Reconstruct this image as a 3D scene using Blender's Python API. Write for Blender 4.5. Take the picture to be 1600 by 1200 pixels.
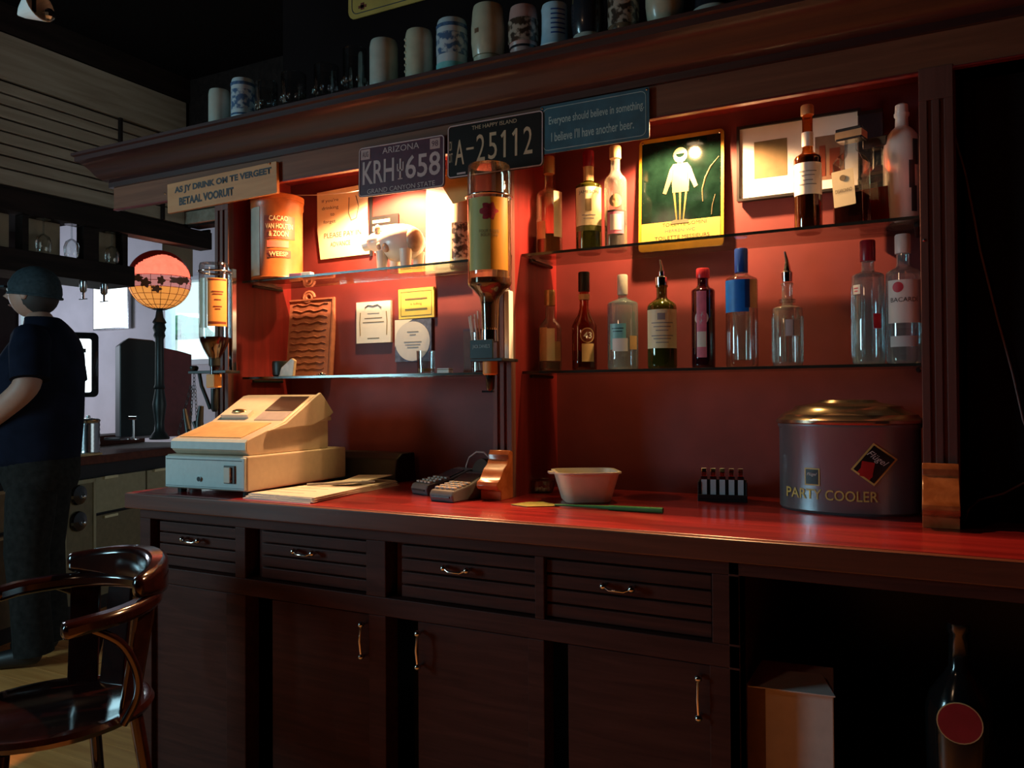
import bpy, math, random
from mathutils import Vector, Matrix, Euler
random.seed(7)
S = bpy.context.scene
for o in list(bpy.data.objects): bpy.data.objects.remove(o)
PI = math.pi; rad = math.radians

# ------------------------------------------------------------------ camera
CAMH = 1.18
yaw, pitch, roll = rad(27.7), rad(0.75), rad(0.35)
fw = Vector((-math.sin(yaw)*math.cos(pitch), math.cos(yaw)*math.cos(pitch), math.sin(pitch)))
r0 = Vector((math.cos(yaw), math.sin(yaw), 0)); u0 = r0.cross(fw)
rv = math.cos(roll)*r0 - math.sin(roll)*u0; uv = math.cos(roll)*u0 + math.sin(roll)*r0
cd = bpy.data.cameras.new('camera'); cam = bpy.data.objects.new('camera', cd); S.collection.objects.link(cam)
cam.matrix_world = Matrix(((rv.x,uv.x,-fw.x,0),(rv.y,uv.y,-fw.y,0),(rv.z,uv.z,-fw.z,CAMH),(0,0,0,1)))
cd.sensor_width = 36; cd.lens = 36*1260/1600; cd.clip_start = 0.02
S.camera = cam
# ------------------------------------------------------------------ view, world
S.view_settings.view_transform = 'Standard'; S.view_settings.look = 'None'
S.view_settings.exposure = 0.0; S.view_settings.gamma = 1.0; S.view_settings.use_curve_mapping = False
W = bpy.data.worlds.new('sky'); S.world = W; W.use_nodes = True
bg = W.node_tree.nodes['Background']; bg.inputs[0].default_value = (0.80,0.98,1.0,1); bg.inputs[1].default_value = 1.25
# ------------------------------------------------------------------ lights
def lamp(name, kind, loc, energy, col, target=None, **kw):
    d = bpy.data.lights.new(name, kind); o = bpy.data.objects.new(name, d); S.collection.objects.link(o)
    d.energy = energy; d.color = col; o.location = loc
    for k, v in kw.items(): setattr(d, k, v)
    if target is not None:
        o.rotation_euler = (Vector(target)-Vector(loc)).to_track_quat('-Z','Y').to_euler()
    return o
WARM = (1.0,0.52,0.23)
LAMP_R = (-0.62,2.09,1.905); LAMP_L = (-1.58,2.07,1.905)
lamp('light_right', 'SPOT', LAMP_R, 74, WARM, (LAMP_R[0]+.04,2.11,0.9), spot_size=rad(150), spot_blend=0.35, shadow_soft_size=0.013)
lamp('light_left', 'SPOT', LAMP_L, 84, WARM, (LAMP_L[0],2.10,0.9), spot_size=rad(150), spot_blend=0.35, shadow_soft_size=0.013)
# area lamps for daylight: an unseen, unbuilt front-left window, then the far window
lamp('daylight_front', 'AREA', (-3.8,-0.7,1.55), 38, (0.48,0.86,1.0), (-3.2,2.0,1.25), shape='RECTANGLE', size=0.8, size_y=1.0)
lamp('warm_fill', 'POINT', (-1.6,-0.9,2.65), 6, (1.0,0.62,0.36), shadow_soft_size=.12)  # added unseen warm lamp that lifts the signs on the frieze
lamp('daylight_far', 'AREA', (-6.2,6.5,3.4), 150, (0.62,0.88,1.0), (-5.6,4.4,0.9), shape='RECTANGLE', size=1.8, size_y=0.9)
lamp('daylight_side', 'AREA', (-8.8,3.4,1.8), 50, (0.75,0.85,1.0), (-6.5,5.5,1.6), shape='RECTANGLE', size=1.4, size_y=1.0)  # unseen area lamp inside the closed left wall, lighting the far wall

# ------------------------------------------------------------------ materials
MATS = {}
def nodes(name):
    m = bpy.data.materials.new(name); m.use_nodes = True; MATS[name] = m
    nt = m.node_tree; b = nt.nodes['Principled BSDF']; return m, nt, b
def c4(c): return (c[0],c[1],c[2],1)
def plain(name, col, rough=0.5, metal=0.0, var=0.12, scale=30, bump=0.0, emit=0, ecol=None, coat=0, spec=0.5):
    m, nt, b = nodes(name)
    b.inputs['Roughness'].default_value = rough; b.inputs['Metallic'].default_value = metal
    b.inputs['Specular IOR Level'].default_value = spec
    b.inputs['Coat Weight'].default_value = coat
    tc = nt.nodes.new('ShaderNodeTexCoord'); n = nt.nodes.new('ShaderNodeTexNoise'); n.inputs['Scale'].default_value = scale; n.inputs['Detail'].default_value = 3
    r = nt.nodes.new('ShaderNodeValToRGB'); r.color_ramp.elements[0].position = .3; r.color_ramp.elements[1].position = .7
    r.color_ramp.elements[0].color = c4([max(0,x*(1-var)) for x in col]); r.color_ramp.elements[1].color = c4([min(1,x*(1+var)) for x in col])
    nt.links.new(tc.outputs['Object'], n.inputs['Vector']); nt.links.new(n.outputs['Fac'], r.inputs['Fac']); nt.links.new(r.outputs['Color'], b.inputs['Base Color'])
    if bump:
        bp = nt.nodes.new('ShaderNodeBump'); bp.inputs['Strength'].default_value = bump; bp.inputs['Distance'].default_value = .004
        nt.links.new(n.outputs['Fac'], bp.inputs['Height']); nt.links.new(bp.outputs['Normal'], b.inputs['Normal'])
    if emit:
        b.inputs['Emission Color'].default_value = c4(ecol or col); b.inputs['Emission Strength'].default_value = emit
    return m
def wood(name, dark, light, rough=0.35, stretch=(2,30,30), coat=0.0, bump=0.1, spec=0.5):
    m, nt, b = nodes(name)
    tc = nt.nodes.new('ShaderNodeTexCoord'); mp = nt.nodes.new('ShaderNodeMapping'); mp.inputs['Scale'].default_value = stretch
    n = nt.nodes.new('ShaderNodeTexNoise'); n.inputs['Scale'].default_value = 1.5; n.inputs['Detail'].default_value = 6; n.inputs['Distortion'].default_value = .6
    r = nt.nodes.new('ShaderNodeValToRGB'); r.color_ramp.elements[0].position = .35; r.color_ramp.elements[1].position = .68
    r.color_ramp.elements[0].color = c4(dark); r.color_ramp.elements[1].color = c4(light)
    nt.links.new(tc.outputs['Object'], mp.inputs['Vector']); nt.links.new(mp.outputs['Vector'], n.inputs['Vector'])
    nt.links.new(n.outputs['Fac'], r.inputs['Fac']); nt.links.new(r.outputs['Color'], b.inputs['Base Color'])
    bp = nt.nodes.new('ShaderNodeBump'); bp.inputs['Strength'].default_value = bump; bp.inputs['Distance'].default_value = .002
    nt.links.new(n.outputs['Fac'], bp.inputs['Height']); nt.links.new(bp.outputs['Normal'], b.inputs['Normal'])
    b.inputs['Roughness'].default_value = rough; b.inputs['Coat Weight'].default_value = coat; b.inputs['Coat Roughness'].default_value = .12
    b.inputs['Specular IOR Level'].default_value = spec
    return m
def glass(name, tint=(0.95,0.97,0.97), refl=0.16, body=0.0, bodycol=(0.5,0.5,0.5), rough=0.03, edge=True, fres=.55):
    # thin glass: tinted see-through shell with a fresnel gloss and optional cloudy body
    m, nt, b = nodes(name); nt.nodes.remove(b); out = nt.nodes['Material Output']
    tr = nt.nodes.new('ShaderNodeBsdfTransparent'); tr.inputs[0].default_value = c4(tint)
    gl = nt.nodes.new('ShaderNodeBsdfGlossy'); gl.inputs['Roughness'].default_value = rough; gl.inputs['Color'].default_value = (1,1,1,1)
    df = nt.nodes.new('ShaderNodeBsdfDiffuse'); df.inputs[0].default_value = c4(bodycol)
    lw = nt.nodes.new('ShaderNodeLayerWeight'); lw.inputs['Blend'].default_value = .35
    # the wall of the glass is thicker seen edge-on: tint deepens towards the rim
    rp = nt.nodes.new('ShaderNodeValToRGB'); rp.color_ramp.elements[0].position = .45; rp.color_ramp.elements[1].position = .98
    rp.color_ramp.elements[0].color = c4(tint); rp.color_ramp.elements[1].color = c4([x**6*.25 for x in tint])
    nt.links.new(lw.outputs['Facing'], rp.inputs['Fac'])
    if edge: nt.links.new(rp.outputs['Color'], tr.inputs[0])
    mul = nt.nodes.new('ShaderNodeMath'); mul.operation = 'MULTIPLY_ADD'; mul.inputs[1].default_value = fres; mul.inputs[2].default_value = refl*.35; mul.use_clamp = True
    nt.links.new(lw.outputs['Fresnel'], mul.inputs[0])
    m1 = nt.nodes.new('ShaderNodeMixShader'); m1.inputs[0].default_value = body
    nt.links.new(tr.outputs[0], m1.inputs[1]); nt.links.new(df.outputs[0], m1.inputs[2])
    m2 = nt.nodes.new('ShaderNodeMixShader'); nt.links.new(mul.outputs[0], m2.inputs[0])
    nt.links.new(m1.outputs[0], m2.inputs[1]); nt.links.new(gl.outputs[0], m2.inputs[2]); nt.links.new(m2.outputs[0], out.inputs['Surface'])
    return m
def emis(name, col, s):
    m, nt, b = nodes(name); b.inputs['Base Color'].default_value = c4(col)
    b.inputs['Emission Color'].default_value = c4(col); b.inputs['Emission Strength'].default_value = s; return m

wood('cab_wood', (0.048,0.014,0.011),(0.078,0.024,0.018), .55, (3,40,40), spec=.2)
wood('frieze_wood', (0.17,0.060,0.032),(0.23,0.085,0.045), .5, (2,40,40), spec=.3)
wood('cornice_wood', (0.035,0.009,0.009),(0.055,0.014,0.013), .42, (2,40,40), coat=.35)
wood('counter_wood', (0.19,0.008,0.010),(0.36,0.020,0.022), .30, (1.6,26,26), coat=.5, bump=.05)
wood('edge_wood', (0.11,0.03,0.018),(0.16,0.045,0.026), .35, (2,40,40))
wood('pil_wood', (0.13,0.050,0.04),(0.18,0.07,0.055), .5, (40,40,2), spec=.3)
wood('side_wood', (0.15,0.010,0.010),(0.22,0.016,0.016), .42, (30,30,2))
wood('corbel_wood', (0.36,0.085,0.025),(0.55,0.15,0.05), .25, (20,20,20), coat=.5)
wood('chair_wood', (0.012,0.003,0.003),(0.024,0.005,0.004), .16, (4,20,20), coat=1.0, bump=.03)
wood('floor_wood', (0.70,0.27,0.07),(0.90,0.40,0.12), .45, (1.5,18,18))
wood('plank_wood', (0.28,0.22,0.16),(0.40,0.33,0.25), .55, (18,1.5,18))
wood('beam_wood', (0.012,0.007,0.006),(0.024,0.014,0.012), .7, (20,2,20), spec=.15)
wood('wing_wood', (0.10,0.030,0.02),(0.15,0.045,0.028), .6, (20,2,20), spec=.2)
wood('sign_wood', (0.58,0.24,0.09),(0.68,0.30,0.12), .55, (2,20,20))
plain('red_wall', (0.155,0.021,0.022), .6, var=.14, scale=9, bump=.15)
plain('dark_wall', (0.011,0.006,0.006), .9, scale=5, spec=.08)
plain('ceiling_black', (0.007,0.005,0.005), .9, spec=.05)
plain('white_wall', (0.58,0.54,0.60), .8, var=.06, scale=4)
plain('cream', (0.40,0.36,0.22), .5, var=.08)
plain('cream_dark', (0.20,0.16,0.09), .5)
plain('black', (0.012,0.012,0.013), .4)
plain('black_gloss', (0.010,0.010,0.011), .15, coat=.6)
plain('iron', (0.022,0.026,0.026), .4, metal=.3)
plain('chrome', (0.80,0.80,0.82), .12, metal=1.0, var=.02)
plain('steel', (0.50,0.51,0.53), .20, metal=1.0, var=.05, scale=12)
plain('brass', (0.70,0.50,0.22), .3, metal=1.0)
plain('reg_body', (0.66,0.55,0.42), .5, var=.04, scale=60)
plain('reg_daylit', (0.62,0.74,0.74), .5, var=.04, scale=60)  # register body colour with cool window light painted in, for front faces
plain('reg_light', (0.74,0.66,0.54), .45, var=.03)
plain('reg_dark', (0.055,0.030,0.022), .35)
plain('reg_grey', (0.38,0.34,0.34), .5)
plain('paper', (0.82,0.76,0.66), .7, var=.03)
plain('paper_white', (0.88,0.86,0.84), .6, var=.02)
plain('paper_warm', (0.90,0.80,0.52), .6, var=.04, scale=14)
plain('paper_grey', (0.66,0.66,0.72), .6, var=.05, scale=20)
plain('print_blue', (0.10,0.12,0.22), .6, var=.5, scale=60)
plain('ink', (0.05,0.045,0.05), .6)
plain('ink_soft', (0.20,0.15,0.07), .6)
plain('ink_grey', (0.30,0.29,0.30), .6)
plain('yellow', (0.78,0.62,0.10), .5, var=.05)
plain('yellow_dark', (0.42,0.20,0.012), .4, var=.05)
plain('yellow_pale', (0.30,0.24,0.055), .4, var=.03)
plain('jacket_white', (0.080,0.072,0.036), .5)
plain('sign_yellow', (0.10,0.072,0.010), .5)
plain('yellow_ochre', (0.60,0.36,0.08), .5, var=.15, scale=10)
plain('green_sign', (0.0022,0.0085,0.006), .08, var=.4, scale=25, spec=.22)
plain('plate_maroon', (0.085,0.016,0.034), .35, var=.2)
plain('plate_black', (0.012,0.007,0.005), .45, spec=.2)
plain('plate_letter', (0.55,0.38,0.36), .45, var=.1)
plain('plate_letter_tan', (0.60,0.38,0.22), .45, var=.1)
plain('blue_sign', (0.025,0.105,0.150), .4, var=.25, scale=18)
plain('sign_letter', (0.40,0.52,0.50), .5)
plain('stoneware', (0.46,0.46,0.40), .35, var=.08, coat=.3)
plain('stoneware_warm', (0.50,0.47,0.34), .35, var=.10, coat=.3)
plain('delft', (0.55,0.62,0.66), .3, coat=.4, var=.05)
plain('delft_blue', (0.06,0.13,0.26), .3, coat=.4, var=.5, scale=80)
plain('mug_brown', (0.16,0.09,0.05), .3, coat=.4, var=.7, scale=45)
plain('mug_lightblue', (0.45,0.66,0.80), .3, coat=.4)
plain('mug_black', (0.02,0.022,0.03), .25, coat=.5)
plain('mug_pink', (0.50,0.30,0.27), .35)
plain('tin_orange', (0.42,0.115,0.03), .35, var=.2, scale=20)
plain('tin_letter', (0.66,0.48,0.26), .5)
plain('tin_band', (0.20,0.04,0.018), .5)
plain('tin_pink', (0.62,0.14,0.10), .5)
plain('ceramic', (0.92,0.89,0.82), .3, coat=.2, var=.02)
plain('ceramic_tan', (0.62,0.44,0.30), .35, var=.3)
plain('terracotta', (0.42,0.16,0.10), .6, var=.15, scale=40, bump=.6)
plain('terra_dark', (0.20,0.07,0.05), .6, var=.15)
plain('label_cream', (0.86,0.78,0.50), .5, var=.05)
plain('label_white', (0.84,0.82,0.78), .5, var=.03)
plain('label_tan', (0.66,0.42,0.20), .5)
plain('label_orange', (0.85,0.38,0.10), .5, var=.05)
plain('label_olive', (0.46,0.48,0.16), .5, var=.05)
plain('label_pink', (0.75,0.20,0.32), .5, var=.15)
plain('label_red', (0.60,0.03,0.06), .5, var=.2)
plain('label_blue', (0.01,0.20,0.80), .4)
plain('label_navy', (0.01,0.06,0.30), .4)
plain('label_teal', (0.20,0.55,0.55), .4, var=.15)
plain('label_greenband', (0.10,0.11,0.02), .5)
plain('label_dark', (0.006,0.012,0.013), .4)
plain('cap_gold', (0.75,0.52,0.22), .3, metal=.6)
plain('cap_red', (0.70,0.04,0.06), .3)
plain('cap_maroon', (0.28,0.01,0.03), .3)
plain('cap_blue', (0.015,0.07,0.42), .3)
plain('cap_white', (0.80,0.76,0.72), .4)
plain('cap_black', (0.02,0.018,0.018), .3)
plain('rose', (0.30,0.015,0.03), .5, var=.4, scale=90)
plain('liquid_whisky', (0.20,0.05,0.008), .08, coat=.6)
plain('liquid_dark', (0.035,0.006,0.004), .06, coat=.8)
plain('liquid_red', (0.30,0.012,0.006), .08, coat=.8)
plain('skin', (0.42,0.22,0.16), .55, var=.06, scale=20)
plain('shirt', (0.007,0.009,0.020), .9, var=.3, scale=12, spec=.1)
plain('jeans', (0.020,0.019,0.018), .95, var=.3, scale=40, spec=.08)
plain('cap_cloth', (0.030,0.042,0.050), .8, var=.25, scale=60, spec=.15)
plain('hair', (0.03,0.02,0.018), .7)
plain('shoe', (0.012,0.010,0.010), .5)
plain('rattan_beige', (0.30,0.22,0.14), .7, var=.1, scale=14)
plain('maroon', (0.13,0.018,0.022), .5)
plain('swat_green', (0.045,0.24,0.075), .4)
plain('swat_olive', (0.34,0.30,0.07), .5)
plain('tub_plastic', (0.88,0.72,0.56), .35, var=.04)
plain('tub_content', (0.62,0.40,0.20), .7, var=.3, scale=60)
plain('cardboard', (0.72,0.62,0.58), .8, var=.06)
plain('cardboard_side', (0.25,0.14,0.09), .8)
plain('term_grey', (0.10,0.10,0.11), .4)
plain('term_key', (0.50,0.42,0.36), .5)
plain('cooler_lid', (0.46,0.28,0.19), .22, metal=.85)
plain('cooler_body', (0.26,0.28,0.31), .32, metal=.6, var=.06, scale=8)
plain('sticker_yellow', (0.80,0.62,0.18), .45)
plain('sticker_red', (0.55,0.03,0.03), .4)
plain('lead', (0.03,0.02,0.015), .4, metal=.5)
plain('grass', (0.20,0.42,0.18), .9, var=.3, scale=3)
plain('hedge', (0.05,0.24,0.12), .9, var=.6, scale=4)
plain('pavement', (0.62,0.64,0.60), .9, var=.05)
plain('cable_white', (0.72,0.62,0.52), .5)
plain('cable_dark', (0.22,0.12,0.10), .5)
plain('red_lacquer', (0.22,0.02,0.02), .3)
plain('straw', (0.75,0.72,0.66), .5)
plain('sauce', (0.55,0.06,0.05), .3)
emis('screen', (0.85,0.97,1.0), 2.2)
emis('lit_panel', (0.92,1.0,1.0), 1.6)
emis('bulb_disc', (1.0,0.72,0.42), 14)
emis('tiff_amber', (1.0,0.36,0.07), 0.72)
emis('tiff_pink', (0.80,0.30,0.28), 0.55)
emis('tiff_flower', (0.16,0.06,0.03), 0.1)
plain('tiff_dome', (0.50,0.24,0.22), .5, emit=.10, ecol=(0.75,0.22,0.18))
plain('tiff_outer', (0.30,0.012,0.008), .3, coat=.3, emit=.04, ecol=(0.6,0.02,0.01))
def mottled(name,c1,c2,scale,pos=.5,rough=.3):
    m,nt,b=nodes(name); b.inputs['Roughness'].default_value=rough; b.inputs['Coat Weight'].default_value=.3
    tc=nt.nodes.new('ShaderNodeTexCoord'); n=nt.nodes.new('ShaderNodeTexNoise'); n.inputs['Scale'].default_value=scale; n.inputs['Detail'].default_value=4
    r=nt.nodes.new('ShaderNodeValToRGB'); r.color_ramp.elements[0].position=pos-.05; r.color_ramp.elements[1].position=pos+.05
    r.color_ramp.elements[0].color=c4(c1); r.color_ramp.elements[1].color=c4(c2)
    nt.links.new(tc.outputs['Object'],n.inputs['Vector']); nt.links.new(n.outputs['Fac'],r.inputs['Fac']); nt.links.new(r.outputs['Color'],b.inputs['Base Color'])
mottled('delft_print',(0.07,0.14,0.27),(0.50,0.57,0.62),55,.50)
mottled('relief_print',(0.05,0.03,0.02),(0.42,0.33,0.26),60,.52)
glass('clear_glass', (0.93,0.96,0.96), .2)
glass('shelf_glass', (0.66,0.73,0.70), .22, edge=False)
glass('window_pane', (0.95,1.0,0.99), .03, edge=False, fres=.06)
glass('frost_glass', (0.88,0.88,0.85), .25, body=.14, bodycol=(0.7,0.68,0.64))
glass('blue_glass', (0.80,0.93,0.96), .3, body=.16, bodycol=(0.45,0.72,0.80))
glass('green_glass', (0.30,0.32,0.08), .25, body=.3, bodycol=(0.10,0.11,0.015))
glass('darkgreen_glass', (0.10,0.14,0.06), .25, body=.5, bodycol=(0.012,0.016,0.006))
glass('amber_glass', (0.72,0.30,0.06), .25, body=.10, bodycol=(0.10,0.03,0.005))
glass('rum_glass', (0.94,0.86,0.76), .25, body=.08, bodycol=(0.5,0.3,0.15))
glass('plum_glass', (0.25,0.04,0.07), .25, body=.35, bodycol=(0.06,0.008,0.02))
glass('plastic_clear', (0.88,0.82,0.76), .15, body=.18, bodycol=(0.7,0.55,0.42))

# ------------------------------------------------------------------ mesh helpers
COL = S.collection
class MB:
    def __init__(s): s.v=[]; s.f=[]
    def add(s, vs, fs):
        n=len(s.v); s.v += [tuple(v) for v in vs]; s.f += [tuple(i+n for i in f) for f in fs]; return s
    def box(s, x0,x1,y0,y1,z0,z1, M=None):
        vs=[Vector(p) for p in ((x0,y0,z0),(x1,y0,z0),(x1,y1,z0),(x0,y1,z0),(x0,y0,z1),(x1,y0,z1),(x1,y1,z1),(x0,y1,z1))]
        if M is not None: vs=[M@v for v in vs]
        return s.add(vs, [(0,3,2,1),(4,5,6,7),(0,1,5,4),(1,2,6,5),(2,3,7,6),(3,0,4,7)])
    def lathe(s, prof, n=24, c=(0,0,0), sx=1, sy=1, caps=True):
        # prof: list of (r,z)
        vs=[]; fs=[]
        for r,z in prof:
            for i in range(n):
                a=2*PI*i/n; vs.append((c[0]+sx*r*math.cos(a), c[1]+sy*r*math.sin(a), c[2]+z))
        for k in range(len(prof)-1):
            for i in range(n):
                j=(i+1)%n; fs.append((k*n+i,k*n+j,(k+1)*n+j,(k+1)*n+i))
        if caps:
            fs.append(tuple(range(n-1,-1,-1))); m=(len(prof)-1)*n; fs.append(tuple(m+i for i in range(n)))
        return s.add(vs,fs)
    def rod(s, a, b, r0, r1=None, n=10):
        return s.tube([a,b],[r0,r0 if r1 is None else r1],n)
    def tube(s, path, rs, n=8, closed=False):
        path=[Vector(p) for p in path]
        if not isinstance(rs,(list,tuple)): rs=[rs]*len(path)
        vs=[];fs=[];m=len(path); prev=None
        for k,p in enumerate(path):
            if closed: t=(path[(k+1)%m]-path[k-1]).normalized()
            else: t=(path[min(k+1,m-1)]-path[max(k-1,0)]).normalized()
            if prev is None:
                up=Vector((0,0,1)) if abs(t.z)<.9 else Vector((1,0,0)); a=t.cross(up).normalized()
            else:
                a=(prev-t*prev.dot(t)); a = a.normalized() if a.length>1e-6 else t.orthogonal().normalized()
            prev=a; b=t.cross(a)
            for i in range(n):
                q=2*PI*i/n; vs.append(p+(a*math.cos(q)+b*math.sin(q))*rs[k])
        for k in range(m if closed else m-1):
            k2=(k+1)%m
            for i in range(n):
                j=(i+1)%n; fs.append((k*n+i,k*n+j,k2*n+j,k2*n+i))
        if not closed: fs.append(tuple(range(n-1,-1,-1))); fs.append(tuple((m-1)*n+i for i in range(n)))
        return s.add(vs,fs)
    def prism(s, poly, a, b, ax='x'):
        # poly in the plane normal to ax; for x: (y,z), y: (x,z), z: (x,y)
        f={'x':lambda p,t:(t,p[0],p[1]),'y':lambda p,t:(p[0],t,p[1]),'z':lambda p,t:(p[0],p[1],t)}[ax]
        n=len(poly); vs=[f(p,a) for p in poly]+[f(p,b) for p in poly]
        fs=[tuple(range(n)),tuple(range(2*n-1,n-1,-1))]+[(i,i+n,(i+1)%n+n,(i+1)%n) for i in range(n)]
        return s.add(vs,fs)
    def ball(s, c, r, n=14, m=8, sc=(1,1,1)):
        vs=[];fs=[]
        for k in range(m+1):
            t=PI*k/m
            for i in range(n):
                a=2*PI*i/n; vs.append((c[0]+sc[0]*r*math.sin(t)*math.cos(a),c[1]+sc[1]*r*math.sin(t)*math.sin(a),c[2]+sc[2]*r*math.cos(t)))
        for k in range(m):
            for i in range(n):
                j=(i+1)%n; fs.append((k*n+i,(k+1)*n+i,(k+1)*n+j,k*n+j))
        return s.add(vs,fs)
    def arc(s, r, a0, a1, z0, z1, n=10, t=.0006, c=(0,0), sx=1, sy=1):
        # curved label: thin shell around a cylinder
        vs=[];fs=[]
        for i in range(n+1):
            a=a0+(a1-a0)*i/n
            for rr in (r,r+t):
                for z in (z0,z1): vs.append((c[0]+sx*rr*math.cos(a),c[1]+sy*rr*math.sin(a),z))
        for i in range(n):
            b=i*4; d=b+4
            fs += [(b+2,d+2,d+3,b+3),(b,b+1,d+1,d),(b,d,d+2,b+2),(b+1,b+3,d+3,d+1)]
        fs += [(0,2,3,1),(4*n,4*n+1,4*n+3,4*n+2)]
        return s.add(vs,fs)
    def build(s, name, mat, parent=None, smooth=None, bevel=0, loc=None, rot=None):
        me=bpy.data.meshes.new(name); me.from_pydata(s.v,[],s.f); me.validate(); me.update()
        import bmesh
        b=bmesh.new(); b.from_mesh(me); bmesh.ops.recalc_face_normals(b,faces=b.faces); b.to_mesh(me); b.free()
        o=bpy.data.objects.new(name,me); COL.objects.link(o)
        me.materials.append(MATS[mat])
        if smooth:
            me.shade_smooth(); me.set_sharp_from_angle(angle=rad(smooth))
        if bevel:
            md=o.modifiers.new('bevel','BEVEL'); md.width=bevel; md.segments=2; md.limit_method='ANGLE'
        if parent is not None: o.parent=parent
        if loc is not None: o.location=loc
        if rot is not None: o.rotation_euler=rot
        return o
def tag(o,label,cat,group=None,kind=None):
    if label: o['label']=label
    if cat: o['category']=cat
    if group: o['group']=group
    if kind: o['kind']=kind
    return o
def thing(name,label,cat,loc=(0,0,0),rz=0,group=None,rot=None):
    o=bpy.data.objects.new(name,None); o.empty_display_size=.05; COL.objects.link(o); o.location=loc
    o.rotation_euler = rot if rot else (0,0,rz)
    return tag(o,label,cat,group)
def struct(name,mb,mat,parent=None,**kw):
    o=mb.build(name,mat,parent,**kw)
    if parent is None: o['kind']='structure'
    return o
def box(x0,x1,y0,y1,z0,z1): return MB().box(x0,x1,y0,y1,z0,z1)
def lettering(body, mat, parent, cx, cz, w, h, y, bend=None, ang=0, name='lettering', shear=0, bold=0.0, rotp=0):
    """flat print facing -Y: centred at (cx,cz), fitted to w x h. bend=(radius,centre angle) wraps it on a cylinder."""
    cu=bpy.data.curves.new('t','FONT'); cu.body=body; cu.align_x='CENTER'; cu.resolution_u=3; cu.shear=shear; cu.offset=bold; cu.space_line=.9
    to=bpy.data.objects.new('t',cu); COL.objects.link(to)
    dg=bpy.context.evaluated_depsgraph_get(); me=bpy.data.meshes.new_from_object(to.evaluated_get(dg))
    bpy.data.objects.remove(to)
    xs=[v.co.x for v in me.vertices]; ys=[v.co.y for v in me.vertices]
    if not xs: return
    x0,x1,y0_,y1=min(xs),max(xs),min(ys),max(ys)
    for v in me.vertices:
        u=((v.co.x-x0)/(x1-x0)-.5)*w; q=((v.co.y-y0_)/(y1-y0_)-.5)*h
        if rotp: u,q = u*math.cos(rotp)-q*math.sin(rotp), u*math.sin(rotp)+q*math.cos(rotp)
        if bend:
            R,a0=bend; a=a0+(cx+u)/R; v.co=Vector((R*math.cos(a),R*math.sin(a),cz+q))
        else: v.co=Vector((cx+u,y,cz+q))
    me.materials.append(MATS[mat]); me.name=name
    o=bpy.data.objects.new(name,me); COL.objects.link(o); o.parent=parent
    return o
def rrect(w,h,r,n=4):
    p=[]
    for cx,cy,a in ((w/2-r,h/2-r,0),(-w/2+r,h/2-r,90),(-w/2+r,-h/2+r,180),(w/2-r,-h/2+r,270)):
        for i in range(n+1):
            t=rad(a+90*i/n); p.append((cx+r*math.cos(t),cy+r*math.sin(t)))
    return p
def panel(w,h,r,y0,y1): return MB().prism(rrect(w,h,r),y0,y1,'y')
def outline(w,h,r,t,y0,y1):
    a=rrect(w,h,r); b=rrect(w-2*t,h-2*t,max(r-t,.0005)); n=len(a); m=MB(); vs=[]
    for y in (y0,y1):
        vs += [(p[0],y,p[1]) for p in a]+[(p[0],y,p[1]) for p in b]
    fs=[]
    for i in range(n):
        j=(i+1)%n
        fs += [(i,j,n+j,n+i),(2*n+i,3*n+i,3*n+j,2*n+j),(i,2*n+i,2*n+j,j),(n+i,n+j,3*n+j,3*n+i)]
    return m.add(vs,fs)
def move(mb,dx=0,dy=0,dz=0):
    mb.v=[(v[0]+dx,v[1]+dy,v[2]+dz) for v in mb.v]; return mb
def smooth_path(P,k=6):
    P=[Vector(p) for p in P]; Q=[P[0]]+P+[P[-1]]; out=[]
    for i in range(1,len(Q)-2):
        a,b,c,d=Q[i-1],Q[i],Q[i+1],Q[i+2]
        for j in range(k):
            t=j/k; out.append(.5*((2*b)+(c-a)*t+(2*a-5*b+4*c-d)*t*t+(3*b-a-3*c+d)*t**3))
    return out+[P[-1]]
def copy_tree(o,parent=None):
    c=o.copy(); COL.objects.link(c)
    if parent is not None: c.parent=parent
    for ch in list(o.children): copy_tree(ch,c)
    return c

# ================================================================== SETTING
# floor with separate boards where the photograph shows them
struct('floor', box(-9.2,3.2,-3.2,5.7,-.06,-.004), 'floor_wood')
fl=bpy.data.objects['floor']
bm=box(0,2.4,0,.118,-.004,.0)
proto=bm.build('plank','floor_wood',fl); k=0
for j in range(22):
    for i in range(2):
        o = proto if k==0 else proto.copy()
        if k: COL.objects.link(o)
        o.location=(-6.3+i*2.41+(j%3)*.3, .6+j*.12, 0); k+=1
struct('ceiling', box(-9.2,3.2,-3.2,5.7,3.05,3.15), 'ceiling_black')
struct('wall_back', box(-2.147,3.2,2.2625,2.34,0,3.05), 'dark_wall')
struct('wall_right', box(3.1,3.2,-3.2,2.262,0,3.05), 'dark_wall')
struct('wall_front', box(-9.2,3.2,-3.3,-3.2,0,3.05), 'dark_wall')
wl=struct('wall_left', box(-9.3,-9.2,-3.3,5.7,0,3.05), 'dark_wall')
wf=MB()
F0,F1=5.5,5.62
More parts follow.
